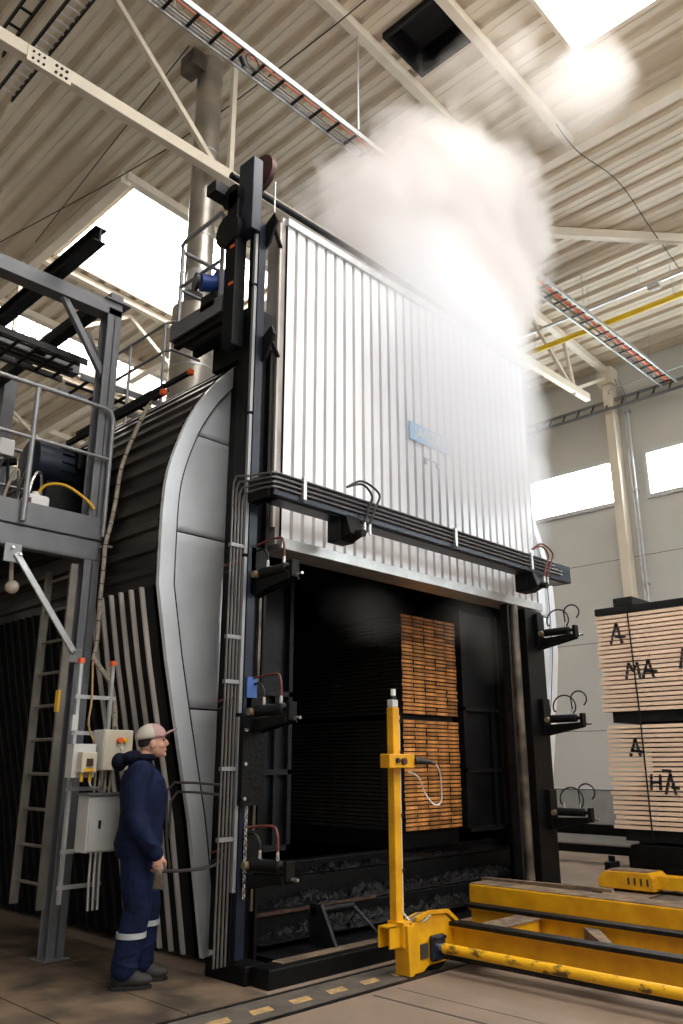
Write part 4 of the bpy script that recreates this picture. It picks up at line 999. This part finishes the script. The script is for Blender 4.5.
# hands
def hand(wr, s):
    wr=V(wr)
    bd.ell(W(wr+V((.02,0,-.045))),(.040,.020,.048),14,8,RT)
    for i,(dx,L) in enumerate(((.042,.075),(.024,.085),(.006,.08),(-.012,.062))):
        a=wr+V((dx,0,-.075)); b=a+V((.012,.010*s,-L*.38)); c=b+V((-.004,.026*s,-L*.28)); d=c+V((-.02,.020*s,-.002))
        bd.tube([W(a),W(b),W(c),W(d)],[.0105,.010,.009,.008],8); bd.ell(W(d),(.008,)*3,8,6); bd.ell(W(b),(.0105,)*3,8,6)
    a=wr+V((.045,0,-.03)); b=a+V((.028,.012*s,-.03)); c=b+V((.004,.018*s,-.028)); bd.tube([W(a),W(b),W(c)],[.013,.012,.009],8); bd.ell(W(c),(.009,)*3,8,6)
hand(RA[-1],1); hand(LA[-1],-1)
bo_=bd.build('body','skin',per); remesh(bo_,.006,3)
# face details
eb=MB()
for s in (-1,1): eb.ell(H((.082,.03*s,.012)),(.010,.011,.008),8,6,HT)
eb.build('eyes','hair',per)
cv=body_core(1.42)
for A in (RA,LA): blob(cv,A,[.094,.088,.080,.070,.058])
cv.tube([W(RA[-1]),W(V(RA[-1])+V((.012,0,-.02)))],[.056,.054],14)
for A in (RL,LL): blob(cv,A[:-1]+[(A[-1][0],A[-1][1],.13)],[.125,.115,.102,.096,.090])
for A in (RA,LA): # elbow folds
    for q in range(5):
        t_=.25+.15*q; i=int(t_*4); f_=t_*4-i; p=V(A[i])*(1-f_)+V(A[min(i+1,4)])*f_; cv.ell(W(p+V((.01*(-1)**q,0,0))),(.086,.082,.022),12,6,RT@Matrix.Rotation(R(20*(-1)**q),3,'Y'))
for A in (RL,LL):
    for q,(z,r_) in enumerate(((.56,.116),(.47,.112),(.30,.106),(.22,.108),(.16,.106))):
        t_=(.9-z)/.81*4; i=min(3,int(t_)); f_=t_-i; p=V(A[i])*(1-f_)+V(A[i+1])*f_; cv.ell(W(p),(r_,r_*.95,.022),12,6,RT@Matrix.Rotation(R(16*(-1)**q),3,'Y'))
torso(cv,[(-.035,0,1.42,.10,.13),(-.03,0,1.50,.085,.10),(-.025,0,1.53,.078,.085)])
cvo=cv.build('coverall','navy',per,label='navy work coverall with reflective ankle bands'); remesh(cvo,.010,4)
hd_=MB(); hd_.ell(W((-.10,0,1.53)),(.085,.12,.055),18,10,RT@Matrix.Rotation(R(-12),3,'Y')); hd_.ell(W((-.19,0,1.50)),(.06,.085,.07),16,10,RT)
hd_.tube([W((.06*cos(a)-.01,.085*sin(a),1.535)) for a in [i*pi/8 for i in range(17)]],.028,8)
ho=hd_.build('hood','hood',per); remesh(ho,.009,4)
rb=MB()
for A,z in ((RL,.335),(LL,.38)):
    t_=(.9-z)/.81*4; i=min(3,int(t_)); f_=t_-i; p=V(A[i])*(1-f_)+V(A[i+1])*f_
    rb.tube([W(p+V((0,0,-.018))),W(p+V((0,0,.018)))],.105,20)
rb.build('reflective_band','reflect',cvo,smooth=True)
for A in (RL,LL):
    x,y=A[-1][0],A[-1][1]
    sh=MB(); sh.ell(W((x+.10,y,.055)),(.105,.05,.045),16,10,RT); sh.ell(W((x-.01,y,.075)),(.07,.048,.07),16,10,RT); sh.ell(W((x+.05,y,.07)),(.09,.048,.055),16,10,RT)
    shoe=sh.build('shoe','shoe',per); remesh(shoe,.007,2)
    so2=MB(); pts2=[(x-.07,y-.032),(x-.082,y),(x-.07,y+.032),(x+.06,y+.04),(x+.16,y+.036),(x+.2,y),(x+.16,y-.036),(x+.06,y-.04)]
    vs=[W((a,b,0)) for a,b in pts2]+[W((a,b,.025)) for a,b in pts2]; n_=8
    so2.add(vs,[tuple(reversed(range(n_))),tuple(range(n_,2*n_))]+[(i,(i+1)%n_,n_+(i+1)%n_,n_+i) for i in range(n_)]); so2.build('sole','rubber',shoe)
hr=MB(); hr.ell(H((-.022,0,.012)),(.088,.081,.062),18,12,HT); hro=hr.build('hair','hair',per); 
cp=MB()
vs=[];fs=[];nu,nv=24,9
for j in range(nv):
    t_=(pi/2+.12)*j/(nv-1)
    for i in range(nu):
        a=2*pi*i/nu; vs.append(H((-.008+.112*sin(t_)*cos(a),.092*sin(t_)*sin(a),.035+.095*cos(t_)+.01)))
ml=[]
for j in range(nv-1):
    for i in range(nu):
        i2=(i+1)%nu; a=2*pi*(i+.5)/nu
        fs.append((j*nu+i,(j+1)*nu+i,(j+1)*nu+i2,j*nu+i2)); ml.append(1 if cos(a)>.2 else 0)
cp.add(vs,fs); cp.m=ml
cpo=cp.build('cap',['capgrey','cappink'],per,smooth=True,label='pale cap with faded red front and peak')
so3=cpo.modifiers.new('t','SOLIDIFY'); so3.thickness=.006; so3.offset=1
bm_=MB(); vs=[];
for j in range(6):
    t_=j/5
    for i in range(9):
        a=-.95+1.9*i/8; rr=1
        vs.append(H((.085*cos(a)+.018+t_*.095*cos(a)**.7, .090*sin(a)*(1-.12*t_), .040+.012*t_-.02*sin(a)**2+.024*t_)))
fs=[(j*9+i,j*9+i+1,(j+1)*9+i+1,(j+1)*9+i) for j in range(5) for i in range(8)]
bm_.add(vs,fs); bmo=bm_.build('cap_peak','cappink',cpo,smooth=True); so4=bmo.modifiers.new('t','SOLIDIFY'); so4.thickness=.009
# glove held in right hand
gl=MB(); wr=V(RA[-1]); gl.ell(W(wr+V((.03,.01,-.15))),(.03,.015,.05),12,8,RT)
for i in range(4): gl.tube([W(wr+V((.01+.015*i,.01,-.18))),W(wr+V((.0+.02*i,.012,-.235-.008*(i%2))))],[.011,.008],8)
go=gl.build('work_glove','stain'); remesh(go,.005,2); tag(go,'grey work glove hanging from the hand of the person','glove')

# ================================================================== STEAM
def steam(name, blobs, density, label, nscale=1.3, thr=.42, soft=.28, warp=.35, colr=(.97,.955,.95)):
    mb=MB()
    for (x,y,z,rx,ry,rz,wt) in blobs: mb.ell((x,y,z),(rx,ry,rz),20,14)
    c=V((0,0,0))
    m=bpy.data.materials.new(name); m.use_nodes=True; nt=m.node_tree; nt.nodes.clear()
    out=nt.nodes.new('ShaderNodeOutputMaterial'); vol=nt.nodes.new('ShaderNodeVolumePrincipled')
    vol.inputs['Color'].default_value=(*colr,1); vol.inputs['Anisotropy'].default_value=.1
    nt.links.new(vol.outputs[0],out.inputs['Volume'])
    geo=nt.nodes.new('ShaderNodeNewGeometry')
    def mth(op,a,b=None,clamp=False):
        n_=nt.nodes.new('ShaderNodeMath'); n_.operation=op; n_.use_clamp=clamp
        for i,v_ in enumerate((a,b)):
            if v_ is None: continue
            if isinstance(v_,(int,float)): n_.inputs[i].default_value=v_
            else: nt.links.new(v_,n_.inputs[i])
        return n_.outputs[0]
    nz=nt.nodes.new('ShaderNodeTexNoise'); nz.inputs['Scale'].default_value=nscale; nz.inputs['Detail'].default_value=4; nz.inputs['Roughness'].default_value=.55
    nt.links.new(geo.outputs['Position'],nz.inputs['Vector'])
    total=None
    for (x,y,z,rx,ry,rz,wt) in blobs:
        sub=nt.nodes.new('ShaderNodeVectorMath'); sub.operation='SUBTRACT'; nt.links.new(geo.outputs['Position'],sub.inputs[0]); sub.inputs[1].default_value=(x,y,z)
        dv=nt.nodes.new('ShaderNodeVectorMath'); dv.operation='DIVIDE'; nt.links.new(sub.outputs[0],dv.inputs[0]); dv.inputs[1].default_value=(rx,ry,rz)
        ln=nt.nodes.new('ShaderNodeVectorMath'); ln.operation='LENGTH'; nt.links.new(dv.outputs[0],ln.inputs[0])
        f_=mth('SUBTRACT',1.0,ln.outputs['Value'],True); f_=mth('MULTIPLY',f_,wt)
        total=f_ if total is None else mth('ADD',total,f_)
    # puffy: subtract noise
    nn=mth('MULTIPLY',nz.outputs['Fac'],thr*2.2)
    s_=mth('SUBTRACT',mth('MULTIPLY',total,1.9),nn)
    s_=mth('DIVIDE',s_,soft); s_=mth('MINIMUM',mth('MAXIMUM',s_,0.),1.6)
    dn=mth('MULTIPLY',s_,density)
    nt.links.new(dn,vol.inputs['Density'])
    o=mb.build(name,m,smooth=False)
    r_=o.modifiers.new('r','REMESH'); r_.mode='VOXEL'; r_.voxel_size=.1
    tag(o,label,'steam',kind='stuff'); return o
steam('steam_plume',[(7.6,5.2,8.4,1.35,1.0,1.35,1.05),(8.5,5.1,9.2,1.2,1.0,1.2,.95),(6.6,5.3,7.6,1.4,.9,1.2,.85),(8.85,5.2,8.3,1.05,.8,1.15,1.0),(5.5,5.6,7.4,1.5,.9,1.2,.55),(7.7,4.9,7.2,1.2,.8,1.1,.9),(6.9,4.8,8.9,1.6,1.1,1.4,.50),(8.4,5.2,7.4,.9,.7,.9,.7),(6.1,5.2,8.3,1.3,.9,1.1,.45)],
      1.9,'thick white steam cloud rising above the kiln door',nscale=2.6,thr=.56,soft=.42,colr=(.93,.905,.90))
steam('steam_veil',[(6.5,4.66,6.3,1.8,.44,1.6,.9),(7.1,4.66,5.5,1.45,.44,1.6,1.25),(7.2,4.68,4.6,1.2,.38,1.0,1.0),(8.72,5.12,4.95,.42,.4,.5,.95),(8.68,5.15,4.25,.36,.35,.42,.85),(6.4,4.66,4.7,1.5,.36,.9,.6)],
      1.45,'thin steam veil drifting up in front of the raised door',nscale=2.0,thr=.27,soft=.6,colr=(.93,.94,.97))
steam('steam_wisp',[(7.75,3.15,9.45,.85,.6,.5,.95),(8.1,3.7,9.5,.9,.7,.6,.8),(7.1,4.0,9.75,1.2,.9,.6,.6),(7.9,4.5,9.3,.9,.8,.7,.5),(6.8,4.8,9.7,1.1,.8,.7,.5)],
      .7,'loose steam wisps drifting below the bright roof light',nscale=3.0,thr=.5,soft=.4,colr=(.86,.84,.83))
steam('opening_haze',[(5.9,5.35,2.9,1.1,.35,.55,.5),(7.4,5.3,3.0,.8,.4,.45,.6),(8.2,5.5,2.8,.5,.3,.6,.7)],
      .22,'faint steam curling out under the door edge',nscale=2.8,thr=.3,soft=.5)
